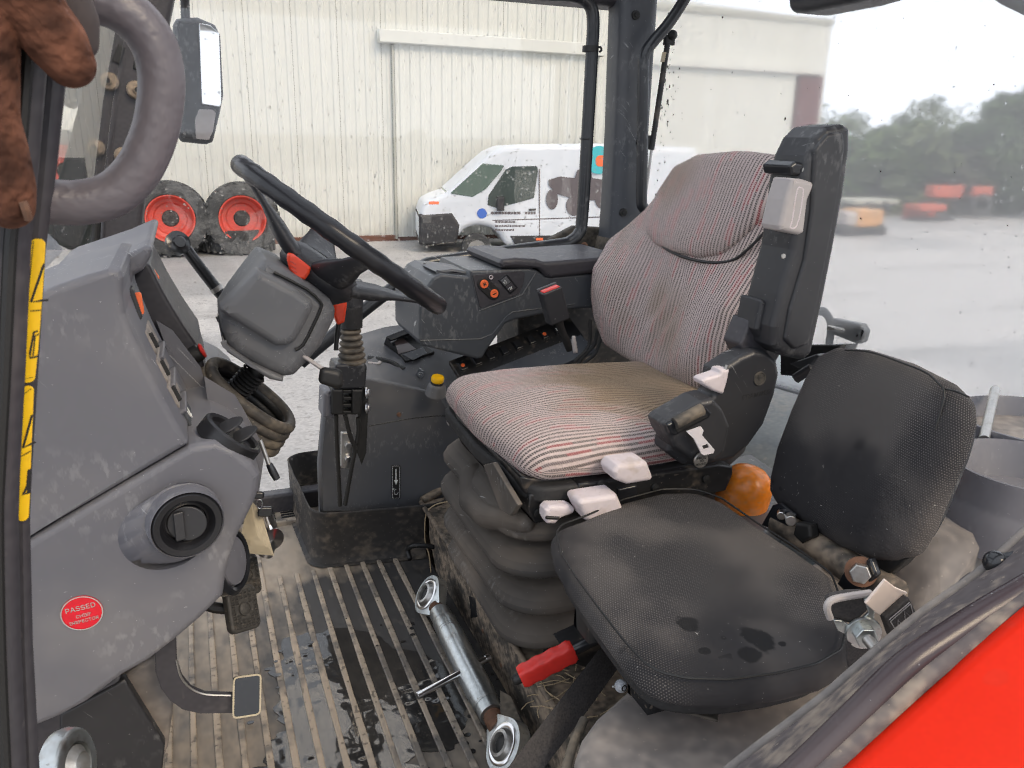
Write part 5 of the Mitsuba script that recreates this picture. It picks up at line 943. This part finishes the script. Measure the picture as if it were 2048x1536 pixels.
put(k_, 'grip_groove', tube([at(u, v, y=ya - .0035) for u, v in ((1604, 376), (1594, 380), (1584, 440), (1580, 455), (1590, 455), (1598, 435), (1606, 385), (1604, 376))], .0014, 4, 6), 'handle_white')
put(k_, 'end_cap', prism([(1524, 600), (1556, 606), (1550, 640), (1546, 690), (1530, 690), (1512, 660)], fY(ya + .03), .06, .008, .004), 'plastic_black', 40)
put(s, 'arm_hinge', prism([(1480, 690), (1500, 640), (1530, 640), (1540, 700), (1520, 720), (1490, 712)], fY(1.08), .05, .006), 'frame_dark', 40)
# side cover with maker's roundel
fc = fY(1.055)
k_ = put(s, 'side_cover', prism([(1438, 742), (1478, 716), (1510, 701), (1535, 703), (1556, 722), (1561, 748), (1552, 790), (1530, 850), (1500, 892), (1470, 918), (1420, 930), (1370, 932), (1335, 905), (1345, 850), (1410, 810), (1428, 790)], fc, .05, .010, .006), 'plastic_black', 40, label='black side cover with a round emblem')
eo = at(1519, 757, y=1.0545); put(k_, 'emblem', lathe([(.0125, .0), (.0120, .0022), (.0105, .0022), (.0100, .0005), (0, .0005)], eo, -Y, 30), 'rubber_dusty', 40)
put(k_, 'emblem_lines', cat([tube([eo - Y * .001 + X * (.0015 + .008 * math.cos(a)) * 1 + Z * (-.001 + .008 * math.sin(a)), eo - Y * .001 + Z * -.003], .0007, sides=5) for a in (.5, 1.0, 1.57, 2.1, 2.6)]), 'rubber_dusty')
put(k_, 'maker_name', text('GRAMMER', .0085, Fr(at(1513, 789, y=1.0548), nrm(V(1, 0, .10)), Z)), 'rubber_black', False)
put(s, 'recline_lever', prism([(1404, 762), (1412, 757), (1440, 748), (1443, 740), (1461, 738), (1456, 765), (1448, 790), (1430, 784), (1406, 770)], fY(1.045), .03, .006, .003), 'handle_white', 40, label='pinkish white recline lever'); put(s, 'slot_pin', tube([at(1450, 742, y=1.05), at(1454, 730, y=1.05)], .003), 'steel')
# belt retractor
fr_ = fY(1.03)
k_ = put(s, 'belt_retractor', prism([(1329, 852), (1338, 842), (1405, 803), (1428, 797), (1448, 818), (1463, 852), (1452, 905), (1430, 925), (1388, 922), (1352, 898), (1336, 872)], fr_, .06, .010, .005), 'plastic_black', 40)
put(k_, 'slot_frame', prism([(1334, 850), (1408, 810), (1424, 826), (1420, 836), (1352, 872), (1342, 870)], fY(1.024), .012, .004, .003), 'gloss_black', 40); put(k_, 'belt_roll', tube([at(1350, 847, y=1.022), at(1404, 818, y=1.022)], .010), 'rubber_dusty')
put(k_, 'belt_slot', prism([(1350, 858), (1412, 828), (1417, 834), (1356, 866)], fY(1.0225), .004, .001), 'ink'); 
tp_ = outline(fY(1.016).px([(1369, 861), (1398, 851), (1403, 858), (1400, 868), (1425, 897), (1422, 904), (1404, 908), (1399, 905), (1384, 875)]), .001); hole_ = fY(1.016).px([(1400, 889), (1411, 885), (1415, 893), (1404, 897)])
P_ = Polygon(tp_).difference(Polygon(hole_)); put(k_, 'tongue', moved(cat([trimesh.creation.extrude_polygon(P_, .003, engine='earcut')]), fY(1.013)), 'belt_tongue', False, label='bright metal belt tongue'); 
k2 = put(k_, 'release_tag', slab(disc(.0135, 30), Fr(at(1403, 921, y=1.022), X, Z), .004, .001), 'steel', 30); put(k2, 'tag_text', cat(text('PRESS', .0042, Fr(at(1403, 916, y=1.0216), X, Z)), text('TO', .0042, Fr(at(1403, 922, y=1.0216), X, Z)), text('RELEASE', .0036, Fr(at(1403, 928, y=1.0216), X, Z))), 'ink', False)
# adjusters
for nm_, px, y_ in (('tilt_handle', [(1225, 945), (1236, 930), (1290, 923), (1297, 926), (1308, 955), (1304, 963), (1256, 971), (1232, 962)], 1.045), ('depth_handle', [(1154, 1006), (1166, 1000), (1236, 989), (1248, 1018), (1240, 1030), (1182, 1048), (1172, 1042)], 1.05)):
    put(s, nm_, prism(px, fY(y_), .05, .009, .007), 'handle_white', 70)
k_ = put(s, 'air_lever', prism([(1091, 1022), (1100, 1013), (1140, 1012), (1152, 1018), (1150, 1028), (1124, 1038), (1112, 1050), (1096, 1050), (1090, 1038)], fY(1.075), .03, .008, .005), 'handle_white', 70); put(k_, 'slot', tube([at(1092, 1035, y=1.0745), at(1118, 1036, y=1.0745)], .0028), 'ink')
# slide rails and suspension frame
put(s, 'front_rail', prism([(943, 866), (965, 884), (1042, 950), (1060, 984), (1060, 1012), (1020, 985), (960, 935), (944, 896)], fX(.505), .30, .004), 'metal_black', 30)
put(s, 'side_rail', prism([(1040, 955), (1090, 958), (1200, 948), (1330, 925), (1330, 950), (1200, 975), (1150, 980), (1066, 1000), (1048, 985)], fY(1.13), .36, .004), 'metal_black', 30)
put(s, 'lower_rail', prism([(1060, 990), (1180, 978), (1290, 965), (1290, 1010), (1150, 1035), (1070, 1048), (1056, 1020)], fY(1.12), .40, .004), 'metal_black', 30)
put(s, 'rail_box', prism([(1158, 968), (1300, 950), (1440, 930), (1466, 934), (1466, 950), (1452, 982), (1320, 1012), (1160, 1030)], fY(1.10), .34, .004), 'metal_black', 30)
for (u, v) in ((1022, 930), (980, 912), (1000, 968), (1038, 975)): put(s, 'rail_bolt', ball(at(u, v, x=.503), .006, 1, (.6, 1, 1)), 'steel')
for (u, v, y_) in ((1202, 968, 1.098), (1310, 975, 1.098), (1412, 958, 1.098), (1128, 1012, 1.118), (1076, 1026, 1.118)): put(s, 'rail_bolt', lathe([(.008, 0), (.007, .004), (0, .005)], at(u, v, y=y_), -Y, 14), 'ink')
put(s, 'rail_bracket', prism([(1236, 978), (1275, 970), (1280, 1010), (1240, 1016)], fY(1.095), .02, .004), 'gloss_black', 30); put(s, 'rail_bracket', prism([(1160, 962), (1175, 958), (1176, 975), (1162, 978)], fY(1.12), .02, .003), 'gloss_black', 30)
bc2 = V(.735, 1.375); bo2 = outline([(bc2[0] - .27, bc2[1] - .235), (bc2[0] + .27, bc2[1] - .235), (bc2[0] + .27, bc2[1] + .235), (bc2[0] - .27, bc2[1] + .235)], .085, n=96)
for i, z in enumerate((1.790, 1.715, 1.640, 1.565)):
    e = 1.0 + .02 * (i == 1) - .03 * (i == 3); rows = []
    for dz, sc in ((.046, .78), (.040, .86), (.030, .93), (.016, .98), (.004, 1.0), (-.006, .998), (-.012, .985), (-.016, .94), (-.022, .80)):
        q = bc2 + (bo2 - bc2) * sc * e; w_ = .003 * np.sin(np.arange(96) * .26 + i * 2) * (sc > .9); rows.append(np.column_stack([q, np.full(96, z + dz) + w_]))
    mm = mesh(np.vstack(rows), [t[::-1] for t in grid_faces(len(rows), 96, True)]); put(s, 'bellows_fold', mm, 'bellows_rubber', 60)
put(s, 'front_scoop', blend([[(at(u, v, y=y_), r_) for u, v, y_, r_ in ((948, 955, 1.40, .030), (948, 1000, 1.36, .030), (975, 1032, 1.27, .024), (1050, 1045, 1.16, .018))], [(at(u, v, y=y_), r_) for u, v, y_, r_ in ((958, 945, 1.42, .022), (985, 985, 1.34, .020), (1010, 1015, 1.26, .018), (1060, 1040, 1.17, .014))]], .008, 10), 'bellows_rubber', True, label='dusty moulded rubber cover at the front of the seat base')
put(s, 'scoop_plate', prism([(966, 930), (985, 925), (1035, 1010), (1020, 1032), (1000, 1020)], fX(.462), .01, .002), 'bellows_rubber', 30)

# ================================================================== PASSENGER SEAT
s = thing('passenger_seat', 'small black cloth passenger seat with dotted weave and wet stains', 'seat')
ppx = [(1100, 1092), (1112, 1076), (1160, 1058), (1240, 1022), (1322, 1000), (1388, 1000), (1440, 1018), (1520, 1075), (1590, 1120), (1670, 1180), (1692, 1240), (1700, 1310), (1694, 1345), (1640, 1378), (1560, 1398), (1460, 1412), (1370, 1410), (1310, 1396), (1280, 1375), (1240, 1330), (1185, 1255), (1140, 1190), (1110, 1140)]
pz = fZ(1.845); pl = pz.px(ppx); pm_ = pl.mean(0)
m_, uv = pillow(pl, pz, .034, .016, n=2.5, rings=20, m=160, disp=lambda x, y, s_: -.012 * np.exp(-((x - pm_[0]) / .12) ** 2 - ((y - pm_[1]) / .12) ** 2) * (1 - s_ ** 4) + .003 * (meshkit.fbm(np.column_stack([x * 14, y * 14, x * 0]), 3, 8) - .5), c=.035)
put(s, 'cushion', m_, 'black_cloth', True, uv=uv)
put(s, 'seam', tube(pz.w(np.column_stack([pm_ + (outline(pl, .035, n=140) - pm_) * .955, np.full(140, .0275)])), .0016, closed=True, sides=6), 'ink')
put(s, 'underfelt', slab(pm_ + (outline(pl, .035, n=80) - pm_) * V(.93, .90), fZ(1.834), .022, .006, step=.02), 'rubber_black', 30)
put(s, 'felt_flap', prism([(1300, 1395), (1440, 1400), (1436, 1440), (1380, 1425), (1330, 1412)], fZ(1.80), .004, .001), 'rubber_dusty', 30)
pbf = Fr((.885, .86, 1.90), nrm(V(-.10, -1, 0)), nrm(V(.30, 0, 1)))
bpx = [(1547, 985), (1548, 962), (1562, 900), (1592, 820), (1622, 752), (1646, 712), (1680, 696), (1740, 700), (1830, 728), (1905, 766), (1938, 800), (1942, 840), (1925, 900), (1890, 985), (1860, 1060), (1832, 1108), (1800, 1122), (1750, 1120), (1690, 1096), (1620, 1052), (1562, 1012)]
bl = pbf.px(bpx); m_, uv = pillow(bl, pbf, .030, .045, n=2.3, rings=20, m=160, c=.015); put(s, 'backrest', m_, 'black_cloth', True, uv=uv + V(.7, .2))
put(s, 'back_seam', tube([onp(u, v, pbf.O + pbf.ez * .024, pbf.ez) for u, v in ((1690, 700), (1740, 704), (1800, 724), (1850, 744), (1872, 762), (1888, 782), (1884, 812), (1870, 860))], .0014, 4, 6), 'ink'); put(s, 'back_seam', tube([onp(u, v, pbf.O + pbf.ez * .021, pbf.ez) for u, v in ((1888, 778), (1910, 782), (1938, 794))], .0013, 2, 6), 'ink')
put(s, 'back_board', slab(bl.mean(0) + (outline(bl, .015, n=90) - bl.mean(0)) * .80, Fr(pbf.O - pbf.ez * .045, pbf.ex, pbf.ey), .012, .003, .0), 'plastic_black', 40)
hb = lambda u, v, y_: at(u, v, y=y_)
put(s, 'hinge_tube', tube([at(1560, 1045, x=.875), at(1640, 1095, x=.872), at(1720, 1148, x=.868), at(1790, 1190, x=.865)], .024, 0, 16), 'pedestal_dirty')
k_ = put(s, 'hinge_bracket', prism([(1522, 1050), (1545, 1010), (1560, 1006), (1590, 1030), (1570, 1062), (1545, 1060)], fX(.855), .006, .002), 'gloss_black', 30); put(k_, 'pin', cyl(at(1562, 1025, x=.853), at(1562, 1025, x=.853) + V(-.012, -.014, .002), .0065), 'chrome'); put(k_, 'pin', cyl(at(1580, 1034, x=.853), at(1580, 1034, x=.853) + V(-.012, -.016, .002), .0085), 'steel')
put(s, 'hinge_block', prism([(1590, 1045), (1618, 1050), (1620, 1076), (1602, 1088), (1584, 1070)], fX(.845), .02, .005), 'ink', 30)
k_ = put(s, 'bracket_plate', prism([(1672, 1168), (1700, 1120), (1740, 1118), (1752, 1150), (1726, 1180), (1690, 1185)], fX(.835), .012, .004), 'gloss_black', 30); o_ = at(1722, 1143, x=.832); n_ = nrm(V(-.75, -.62, .20))
put(k_, 'washer', lathe([(.0215, .0), (.0215, .003), (.010, .0035), (0, .0035)], o_, n_, 28), 'rust'); put(k_, 'bolt', hexbolt(o_ + n_ * .003, n_, .0145, .014, False), 'steel', 20)
put(s, 'lower_flap', prism([(1740, 1100), (1812, 1118), (1800, 1132), (1760, 1160), (1720, 1168)], fX(.87), .02, .004), 'ink', 30)
# belt anchor beside it
put(s, 'support_bracket', slab(rect(.26, .05, pm_[0], pm_[1] + .07), fZ(1.82), .06, .004), 'metal_black'); put(s, 'support_bracket', slab(rect(.26, .05, pm_[0], pm_[1] - .09), fZ(1.82), .06, .004), 'metal_black')
g = thing('belt_anchor', 'zinc belt anchor with nut, folded webbing and a stitched pale label', 'belt anchor'); xa = .74; fxa = fX(xa)
fan = Fr(at(1722, 1245, y=.56), nrm(V(.75, -.35, -.30)), nrm(V(.30, -.15, 1)))
put(g, 'plate', prism([(1666, 1240), (1684, 1242), (1706, 1256), (1738, 1226), (1728, 1200), (1740, 1194), (1750, 1216), (1748, 1250), (1756, 1276), (1744, 1288), (1720, 1286), (1706, 1276), (1676, 1262)], fan, .004, .001, .0015), 'zinc', 30)
o_ = fan.w(V(*fan.px([(1726, 1264)])[0], 0)); put(g, 'nut', hexbolt(o_, fan.ez, .0125, .013), 'zinc', 20); sd_ = nrm(fan.ez + V(.5, -.25, -.4)); put(g, 'stud', cyl(o_ + fan.ez * .01, o_ + fan.ez * .012 + sd_ * .030, .0068), 'steel')
put(g, 'webbing_fold', prism([(1655, 1205), (1662, 1198), (1700, 1190), (1732, 1190), (1738, 1224), (1706, 1252), (1668, 1240), (1656, 1225)], Fr(fan.O - fan.ez * .006, fan.ex, fan.ey), .016, .006, .004), 'webbing', 40)
put(g, 'webbing_loop', tube([at(u, v, y=.565) for u, v in ((1660, 1236), (1654, 1215), (1664, 1200), (1700, 1192), (1740, 1186))], .004, 4, 8), 'handle_grey')
f4 = Fr(at(1776, 1200, y=.56), nrm(V(.9, -.3, .12)), nrm(V(-.1, .55, .8)))
put(g, 'stitched_block', prism([(1772, 1236), (1820, 1196), (1840, 1238), (1838, 1246), (1788, 1280)], Fr(at(1805, 1240, y=.55), X, Z), .012, .003, .002), 'webbing', 40)
k_ = put(g, 'label', prism([(1732, 1208), (1772, 1160), (1792, 1176), (1816, 1186), (1770, 1236), (1752, 1226)], Fr(at(1776, 1200, y=.55), nrm(V(.85, .1, .3)), nrm(V(-.2, -.35, 1))), .003, .001, .001), 'cloth_pale', 40, label='pale blank belt label')
yy_ = .549; put(g, 'stitching', cat([tube([at(u, v, y=yy_) for u, v in p_], .0006, 0, 5) for p_ in ([(1778, 1240), (1819, 1205)], [(1781, 1243), (1821, 1208)], [(1781, 1243), (1796, 1268), (1796, 1240), (1812, 1258), (1809, 1222), (1830, 1242), (1821, 1208)])]), 'handle_grey')
put(g, 'lower_strap', prism([(1695, 1284), (1740, 1292), (1735, 1315), (1700, 1340), (1696, 1320)], fY(.56), .004, .001), 'webbing', 30)

# ================================================================== LEFT MUDGUARD, SILL, RED PANEL
g = thing('mudguard', 'dusty grey plastic mudguard top under the passenger seat', 'mudguard'); gz_ = 1.765
mp = fZ(gz_).px([(1250, 1372), (1190, 1425), (1163, 1462), (1150, 1500), (1130, 1640), (1560, 1640), (1700, 1500), (1900, 1340), (2090, 1200), (2160, 1080), (2048, 1020), (1900, 1010), (1700, 1080), (1500, 1180)])
put(g, 'surface', slab(mp, fZ(gz_), .30, .022, .012), 'fender_dirty', 40); put(g, 'edge_strip', tube([at(u, v, z=gz_ - .03) for u, v in ((1168, 1440), (1146, 1490), (1128, 1560), (1120, 1640))], .006, 4), 'rubber_dusty')
rise = [[at(u, v, z=gz_ - .002) for u, v in ((1640, 1140), (1760, 1230), (1850, 1290), (1960, 1190), (2110, 1090))], [at(u, v, z=gz_ + .05) for u, v in ((1700, 1090), (1800, 1150), (1880, 1190), (1990, 1120), (2110, 1040))], [at(u, v, z=gz_ + .115) for u, v in ((1730, 1030), (1800, 1060), (1880, 1075), (1990, 1060), (2110, 1000))], [at(u, v, z=gz_ + .13) for u, v in ((1760, 960), (1830, 960), (1900, 950), (2000, 930), (2110, 920))]]
put(g, 'rear_rise', mesh(np.vstack(rise), grid_faces(4, 5, False)).subdivide(), 'fender_dirty', 60)
ln_in = [(1390, 1600), (1484, 1523), (1644, 1401), (1704, 1349), (1836, 1237), (1958, 1150), (2048, 1070), (2140, 990)]
ln_seal = [(1520, 1610), (1612, 1526), (1700, 1440), (1810, 1332), (1900, 1270), (1975, 1222), (2050, 1178), (2150, 1116)]
ln_red = [(1600, 1610), (1688, 1536), (1776, 1455), (1871, 1370), (1935, 1312), (1992, 1264), (2050, 1216), (2150, 1136)]
g = thing('door_sill', 'dirty grey door sill strip with a shiny dark seal running up beside the red panel', 'sill')
I_ = np.array([at(u, v, y=.505) for u, v in ln_in]); S_ = np.array([at(u, v, y=.43) for u, v in ln_seal]); R_ = np.array([at(u, v, y=.405) for u, v in ln_red])
def ribbon(rows, sub=4):
    rows = [spline(r_, sub) for r_ in rows]; n = len(rows[0]); m = mesh(np.vstack(rows), grid_faces(len(rows), n, False)); return m
M1 = I_ * .5 + S_ * .5 + V(0, 0, .004)
put(g, 'strip', ribbon([I_ + V(0, 0, -.06), I_ + V(0, .004, -.008), I_ + V(0, -.002, .002), M1, S_ + V(0, .008, .0)]), 'sill_dirty', 60); put(g, 'inner_lip', tube(I_ + V(0, .002, 0), .005, 4), 'fender_dirty'); put(g, 'seal', tube(S_, .0125, 4, 16), 'seal_dark', label='shiny dark rubber seal'); put(g, 'seal_edge', tube((S_ + R_) / 2 + V(0, 0, -.006), .010, 4), 'sill_dirty')
g = thing('red_panel', 'bright red painted outer panel at the lower right corner', 'panel'); scene[g] = mikit.ply(ribbon([R_ + V(0, .02, -.03), R_ + V(0, .004, -.004), R_ + V(.002, -.012, .001), R_ + V(.03, -.10, -.045), R_ + V(.05, -.20, -.13), R_ + V(.05, -.24, -.30)]), 'red_paint', True)
g = thing('door_strut', 'dark gas strut with a ball joint on the door sill at the right edge', 'strut'); o_ = at(1990, 1132, y=.50)
put(g, 'ball_joint', cat(ball(o_ + Z * .004, .0125, 2), cyl(o_ - Z * .022, o_, .008)), 'gloss_black', 50); put(g, 'rod', tube([o_ + Z * .005, at(2048, 1115, y=.485), at(2200, 1072, y=.44)], [.0075, .0085, .0085]), 'gloss_black'); put(g, 'foot', lathe([(.030, -.012), (.024, -.002), (.010, .001), (0, .001)], o_ - Z * .018, Z, 22), 'sill_dirty')

# storage tubs behind
def tub(name, label, O, R, dpt, cat_):
    g = thing(name, label, cat_, 'round tubs at the right edge'); put(g, 'wall', lathe([(R * .80, -dpt), (R * .90, -dpt * .5), (R * .965, -.004), (R * .985, .003), (R * 1.01, .002), (R * 1.02, -.008), (R * 1.03, -.045), (R * 1.10, -.052), (R * 1.16, -.085), (R * 1.18, -.12)], O, Z, 56), 'tub_grey', 50); put(g, 'floor', slab(disc(R * .84, 40), Fr(O - Z * dpt * .95, X, Y), .004, 0), 'tub_grey', False); return g
t1 = at(2062, 932, z=1.965); k_ = tub('storage_tub', 'round grey plastic tub at the right edge behind the passenger backrest', t1, .118, .06, 'tub'); put(k_, 'old_strap', tube([at(1880, 968, z=1.93), at(1925, 966, z=1.93), at(1990, 992, z=1.925)], .010, 3, flat=(Z, .4)), 'boot_dirty', label='dirty strap end lying in the tub')
t2 = at(2085, 842, z=1.965); k_ = tub('storage_tub', 'farther grey tub with sandy dirt and a steel bar at the right edge', t2, .150, .075, 'tub'); put(k_, 'sand', slab(disc(.128, 36), Fr(t2 - Z * .03, X, Y), .02, .01), 'fender_dirty', 40); put(k_, 'bar', tube([at(1990, 780, z=1.985), at(1968, 880, z=1.96)], .009), 'steel')
# rear window catch
g = thing('window_catch', 'black rear window catch bracket with a stubby handle', 'catch'); xc = 1.55
put(g, 'hook', tube([at(u, v, x=xc) for u, v in ((1640, 622), (1650, 625), (1660, 640), (1662, 660), (1658, 690))], .012, 4, flat=(X, .6)), 'plastic_slate'); put(g, 'handle', prism([(1660, 636), (1720, 648), (1728, 662), (1722, 684), (1712, 688), (1662, 668)], fX(xc), .025, .006, .004), 'plastic_black', 40); put(g, 'handle_face', prism([(1672, 646), (1712, 654), (1716, 672), (1708, 680), (1674, 668)], fX(xc - .003), .006, .002), 'ink', 40); put(g, 'pin', cyl(at(1656, 655, x=xc - .02), at(1690, 662, x=xc - .004), .007), 'steel'); put(g, 'base', prism([(1625, 690), (1700, 688), (1690, 712), (1620, 705)], fX(xc), .03, .004), 'metal_black'); put(g, 'post', prism([(1648, 704), (1692, 702), (1690, 850), (1650, 850)], fX(xc + .004), .04, .006), 'metal_black')
g = thing('hinge_lever', 'small black bracket and stub behind the folded armrest', 'bracket'); put(g, 'plate', prism([(1578, 728), (1632, 708), (1640, 712), (1606, 742)], fX(1.22), .03, .004), 'plastic_slate'); put(g, 'stub', cyl(at(1590, 758, x=1.2), at(1625, 735, x=1.22), .011), 'plastic_black'); put(g, 'tray', prism([(1560, 690), (1680, 690), (1660, 760), (1560, 750)], fX(1.30), .02, .004), 'rubber_black'); put(g, 'foot', prism([(1628, 740), (1670, 730), (1668, 960), (1632, 960)], fX(1.27), .03, .004), 'plastic_slate')

# ================================================================== LOOSE THINGS
g = thing('beacon', 'dusty amber beacon dome stowed between the two seats', 'beacon'); bo_ = at(1488, 985, x=.93); ba = nrm(V(.10, -.15, 1))
put(g, 'dome', lathe([(.049, -.030), (.050, -.005), (.0485, .018), (.042, .035), (.030, .047), (.015, .053), (0, .0545)], bo_, ba, 40), 'amber', 60); put(g, 'inner_lens', lathe([(.047, -.030), (.030, -.010), (.028, .025), (0, .030)], bo_, ba, 30), 'machine_amber', 50); put(g, 'base', lathe([(.053, -.055), (.053, -.034), (.050, -.030), (0, -.030)], bo_, ba, 36), 'rubber_dusty', 40)
g = thing('tray', 'grey tray under the amber beacon', 'tray'); scene[g] = mikit.ply(prism([(1420, 1030), (1440, 925), (1500, 905), (1580, 960), (1560, 1040), (1520, 1075)], fZ(1.795), .30, .006, .01), 'plastic_slate', 40)
g = thing('hand_brake', 'bright red hand brake grip with a black button', 'lever'); e0, e1_ = at(1040, 1355, y=.955), at(1148, 1300, y=.945); ae = nrm(e1_ - e0); af = Fr(e1_, nrm(np.cross(Z, ae)), np.cross(ae, np.cross(Z, ae)))
L_ = np.linalg.norm(e1_ - e0); rows = []
for i in range(17):
    t = i / 16; w_ = .0135 * (1 - .03 * t) * (1 if 0 < i < 16 else .86); h__ = .0165 + .0012 * math.sin(t * 22) * (t > .12); a = np.arange(24) * math.pi / 12
    rows.append(e0 + ae * L_ * t + np.outer(np.sign(np.cos(a)) * np.abs(np.cos(a)) ** .5 * w_, af.ex) + np.outer(np.sign(np.sin(a)) * np.abs(np.sin(a)) ** .5 * (h__ if 0 < i < 16 else h__ * .86), af.ey))
mm = mesh(np.vstack(rows + [[e0], [e1_]]), grid_faces(17, 24, True) + [[17 * 24, (j + 1) % 24, j] for j in range(24)] + [[17 * 24 + 1, 16 * 24 + j, 16 * 24 + (j + 1) % 24] for j in range(24)]); mm.fix_normals()
put(g, 'grip', mm, 'red_plastic', 50, label='red plastic grip'); put(g, 'button', lathe([(.0085, 0), (.0085, .008), (.006, .012), (0, .013)], e0, -ae, 20), 'ink', 50); put(g, 'rod', tube([e1_ - ae * .01, e1_ + ae * .10], .009), 'gloss_black'); put(g, 'base', prism([(1130, 1300), (1185, 1275), (1230, 1300), (1210, 1350), (1150, 1330)], fY(.98), .05, .006), 'metal_black')
g = thing('belt_strap', 'flat black belt webbing running down across the platform', 'strap'); rows = []
for (u0, v0, u1, v1, y_) in ((1215, 1280, 1262, 1312, .90), (1194, 1304, 1236, 1336, .88), (1120, 1400, 1170, 1428, .82), (1023, 1526, 1088, 1536, .75), (960, 1610, 1030, 1620, .70)): rows += [at(u0, v0, y=y_), at(u1, v1, y=y_ - .004)]
R0_ = np.array(rows); F_ = [t for i in range(4) for t in ([2 * i, 2 * i + 1, 2 * i + 3], [2 * i, 2 * i + 3, 2 * i + 2])]; off_ = V(-.001, -.0016, .001); mm = cat(mesh(R0_ + off_, F_), mesh(R0_ - off_, [t[::-1] for t in F_])); scene[g] = mikit.ply(mm, 'webbing', False)
g = thing('gear_knob', 'small white knob marked with a zero beside the black strap', 'knob'); o_ = at(1242, 1372, y=.84); put(g, 'ball', ball(o_, .0095, 3), 'van_white', True); put(g, 'marking', tube([o_ + V(.0035 * math.cos(t), -.0092, .003 + .0045 * math.sin(t)) for t in np.arange(14) * math.pi / 7], .0008, closed=True, sides=5), 'ink'); put(g, 'peg', tube([o_ + V(-.009, 0, .002), o_ + V(-.014, 0, .0025)], .0015), 'white_ink')
# top link lying on the floor
g = thing('top_link', 'zinc plated top link with ball ends and a tommy bar lying on the floor', 'top link'); E0, E1 = at(862, 1192, z=1.397), at(1016, 1492, z=1.392); al = nrm(E1 - E0); LL = np.linalg.norm(E1 - E0); en_ = nrm(V(-.80, -.30, .55)); en_ = nrm(en_ - al * (en_ @ al))
def eye(O, sgn, tag):
    o2 = hull(np.vstack([O + al * 0 + (en_ * z) + .047 * (math.cos(t) * al + math.sin(t) * np.cross(en_, al)) for t in np.arange(36) * math.pi / 18 for z in (-.013, .013)] + [O + sgn * al * .062 + en_ * z + s_ * np.cross(en_, al) * .019 for z in (-.010, .010) for s_ in (-1, 1)]))
    k = put(g, 'eye', o2, 'zinc', 30); put(k, 'ring', lathe([(.038, .012), (.038, .0152), (.034, .0165), (.029, .0152)], O, en_, 36), 'chrome', 40); put(k, 'ball', lathe([(.031, .010), (.030, .015), (.024, .0235), (.0185, .0245), (.017, .021), (.017, .0155), (0, .0152)], O, en_, 32), 'steel', 40); put(k, 'bore', slab(disc(.0168, 24), Fr(O + en_ * .0157, al, np.cross(en_, al)), .0004, 0), 'ink', False)
eye(E0, 1, 0); eye(E1, -1, 1)
for E_, a_, n__ in ((E0, al, 8), (E1, -al, 10)): put(g, 'thread', lathe([(0, .05)] + [q for i in range(n__) for q in ((.0165, .048 + .004 * i), (.019, .050 + .004 * i))] + [(0, .05 + .004 * n__)], E_, a_, 22), 'rust')
rr_ = [(0, .072), (.022, .072), (.0245, .075), (.0245, .112), (.027, .118), (.027, .160), (.0285, .166), (.0285, LL - .150), (.027, LL - .144), (.027, LL - .124), (.0245, LL - .116), (.0245, LL - .085), (0, LL - .085)]; put(g, 'barrel', lathe([(a, b) for a, b in rr_], E0, al, 36), 'zinc', 40)
for z_ in (.115, .150, .158, LL - .115): put(g, 'barrel_mark', lathe([(.0271, -.001), (.0277, 0), (.0271, .001)], E0 + al * z_, al, 30), 'steel')
t0, t1_ = at(834, 1392, z=1.390), at(980, 1314, z=1.412); put(g, 'tommy_bar', cat(tube([t0, t1_], .0072), cyl(t0, t0 + nrm(t1_ - t0) * .012, .0082), cyl(t1_ - nrm(t1_ - t0) * .012, t1_, .0082)), 'chrome')
put(g, 'lock_plate', prism([(1000, 1380), (1022, 1392), (1046, 1450), (1030, 1490), (1010, 1470), (1000, 1420)], Fr(at(1016, 1440, z=1.41), al, nrm(np.cross(nrm(V(-.2, -.5, .85)), al))), .004, .001), 'rubber_dusty', 30)

# ================================================================== GRAB HANDLE AND GLOVE
g = thing('grab_handle', 'big grey padded grab handle looping out from the door pillar', 'handle'); yh = .565
hp = [at(u, v, y=yh) for u, v in ((60, -10), (110, -6), (165, -4), (222, 8), (272, 40), (307, 88), (322, 145), (321, 205), (308, 270), (276, 340), (226, 388), (165, 405), (110, 404), (60, 400))]
put(g, 'loop', tube(hp, .0136, 8, 24), 'grey_leather', True)
g = thing('work_glove', 'brown suede work glove hanging over the door pillar at top left', 'glove'); yg = .50
ap = lambda u, v, y_=yg: at(u, v, y=y_)
put(g, 'suede', blend([[(ap(-70, -60), .024), (ap(20, -40), .022), (ap(70, 25), .0155), (ap(110, 80), .0155), (ap(140, 126), .0125)], [(ap(-70, -60), .024), (ap(-80, 120), .026), (ap(-50, 230), .020), (ap(-5, 310), .0150), (ap(10, 372), .0145), (ap(18, 410), .0125)], [(ap(-70, -40), .022), (ap(-40, 30, .51), .020), (ap(10, 40, .51), .012)]], .0028, 14), 'suede', True)
put(g, 'lining_finger', blend([[(ap(60, -60, .525), .016), (ap(118, -20, .525), .014), (ap(148, 40, .525), .0125), (ap(160, 82, .525), .0095)]], .003, 10), 'glove_lining', True, label='darker worn finger behind the brown one')
put(g, 'seam', tube([ap(46, 404, .486), ap(52, 420, .487), ap(57, 438, .49)], .0022, 3, 6), 'rust')
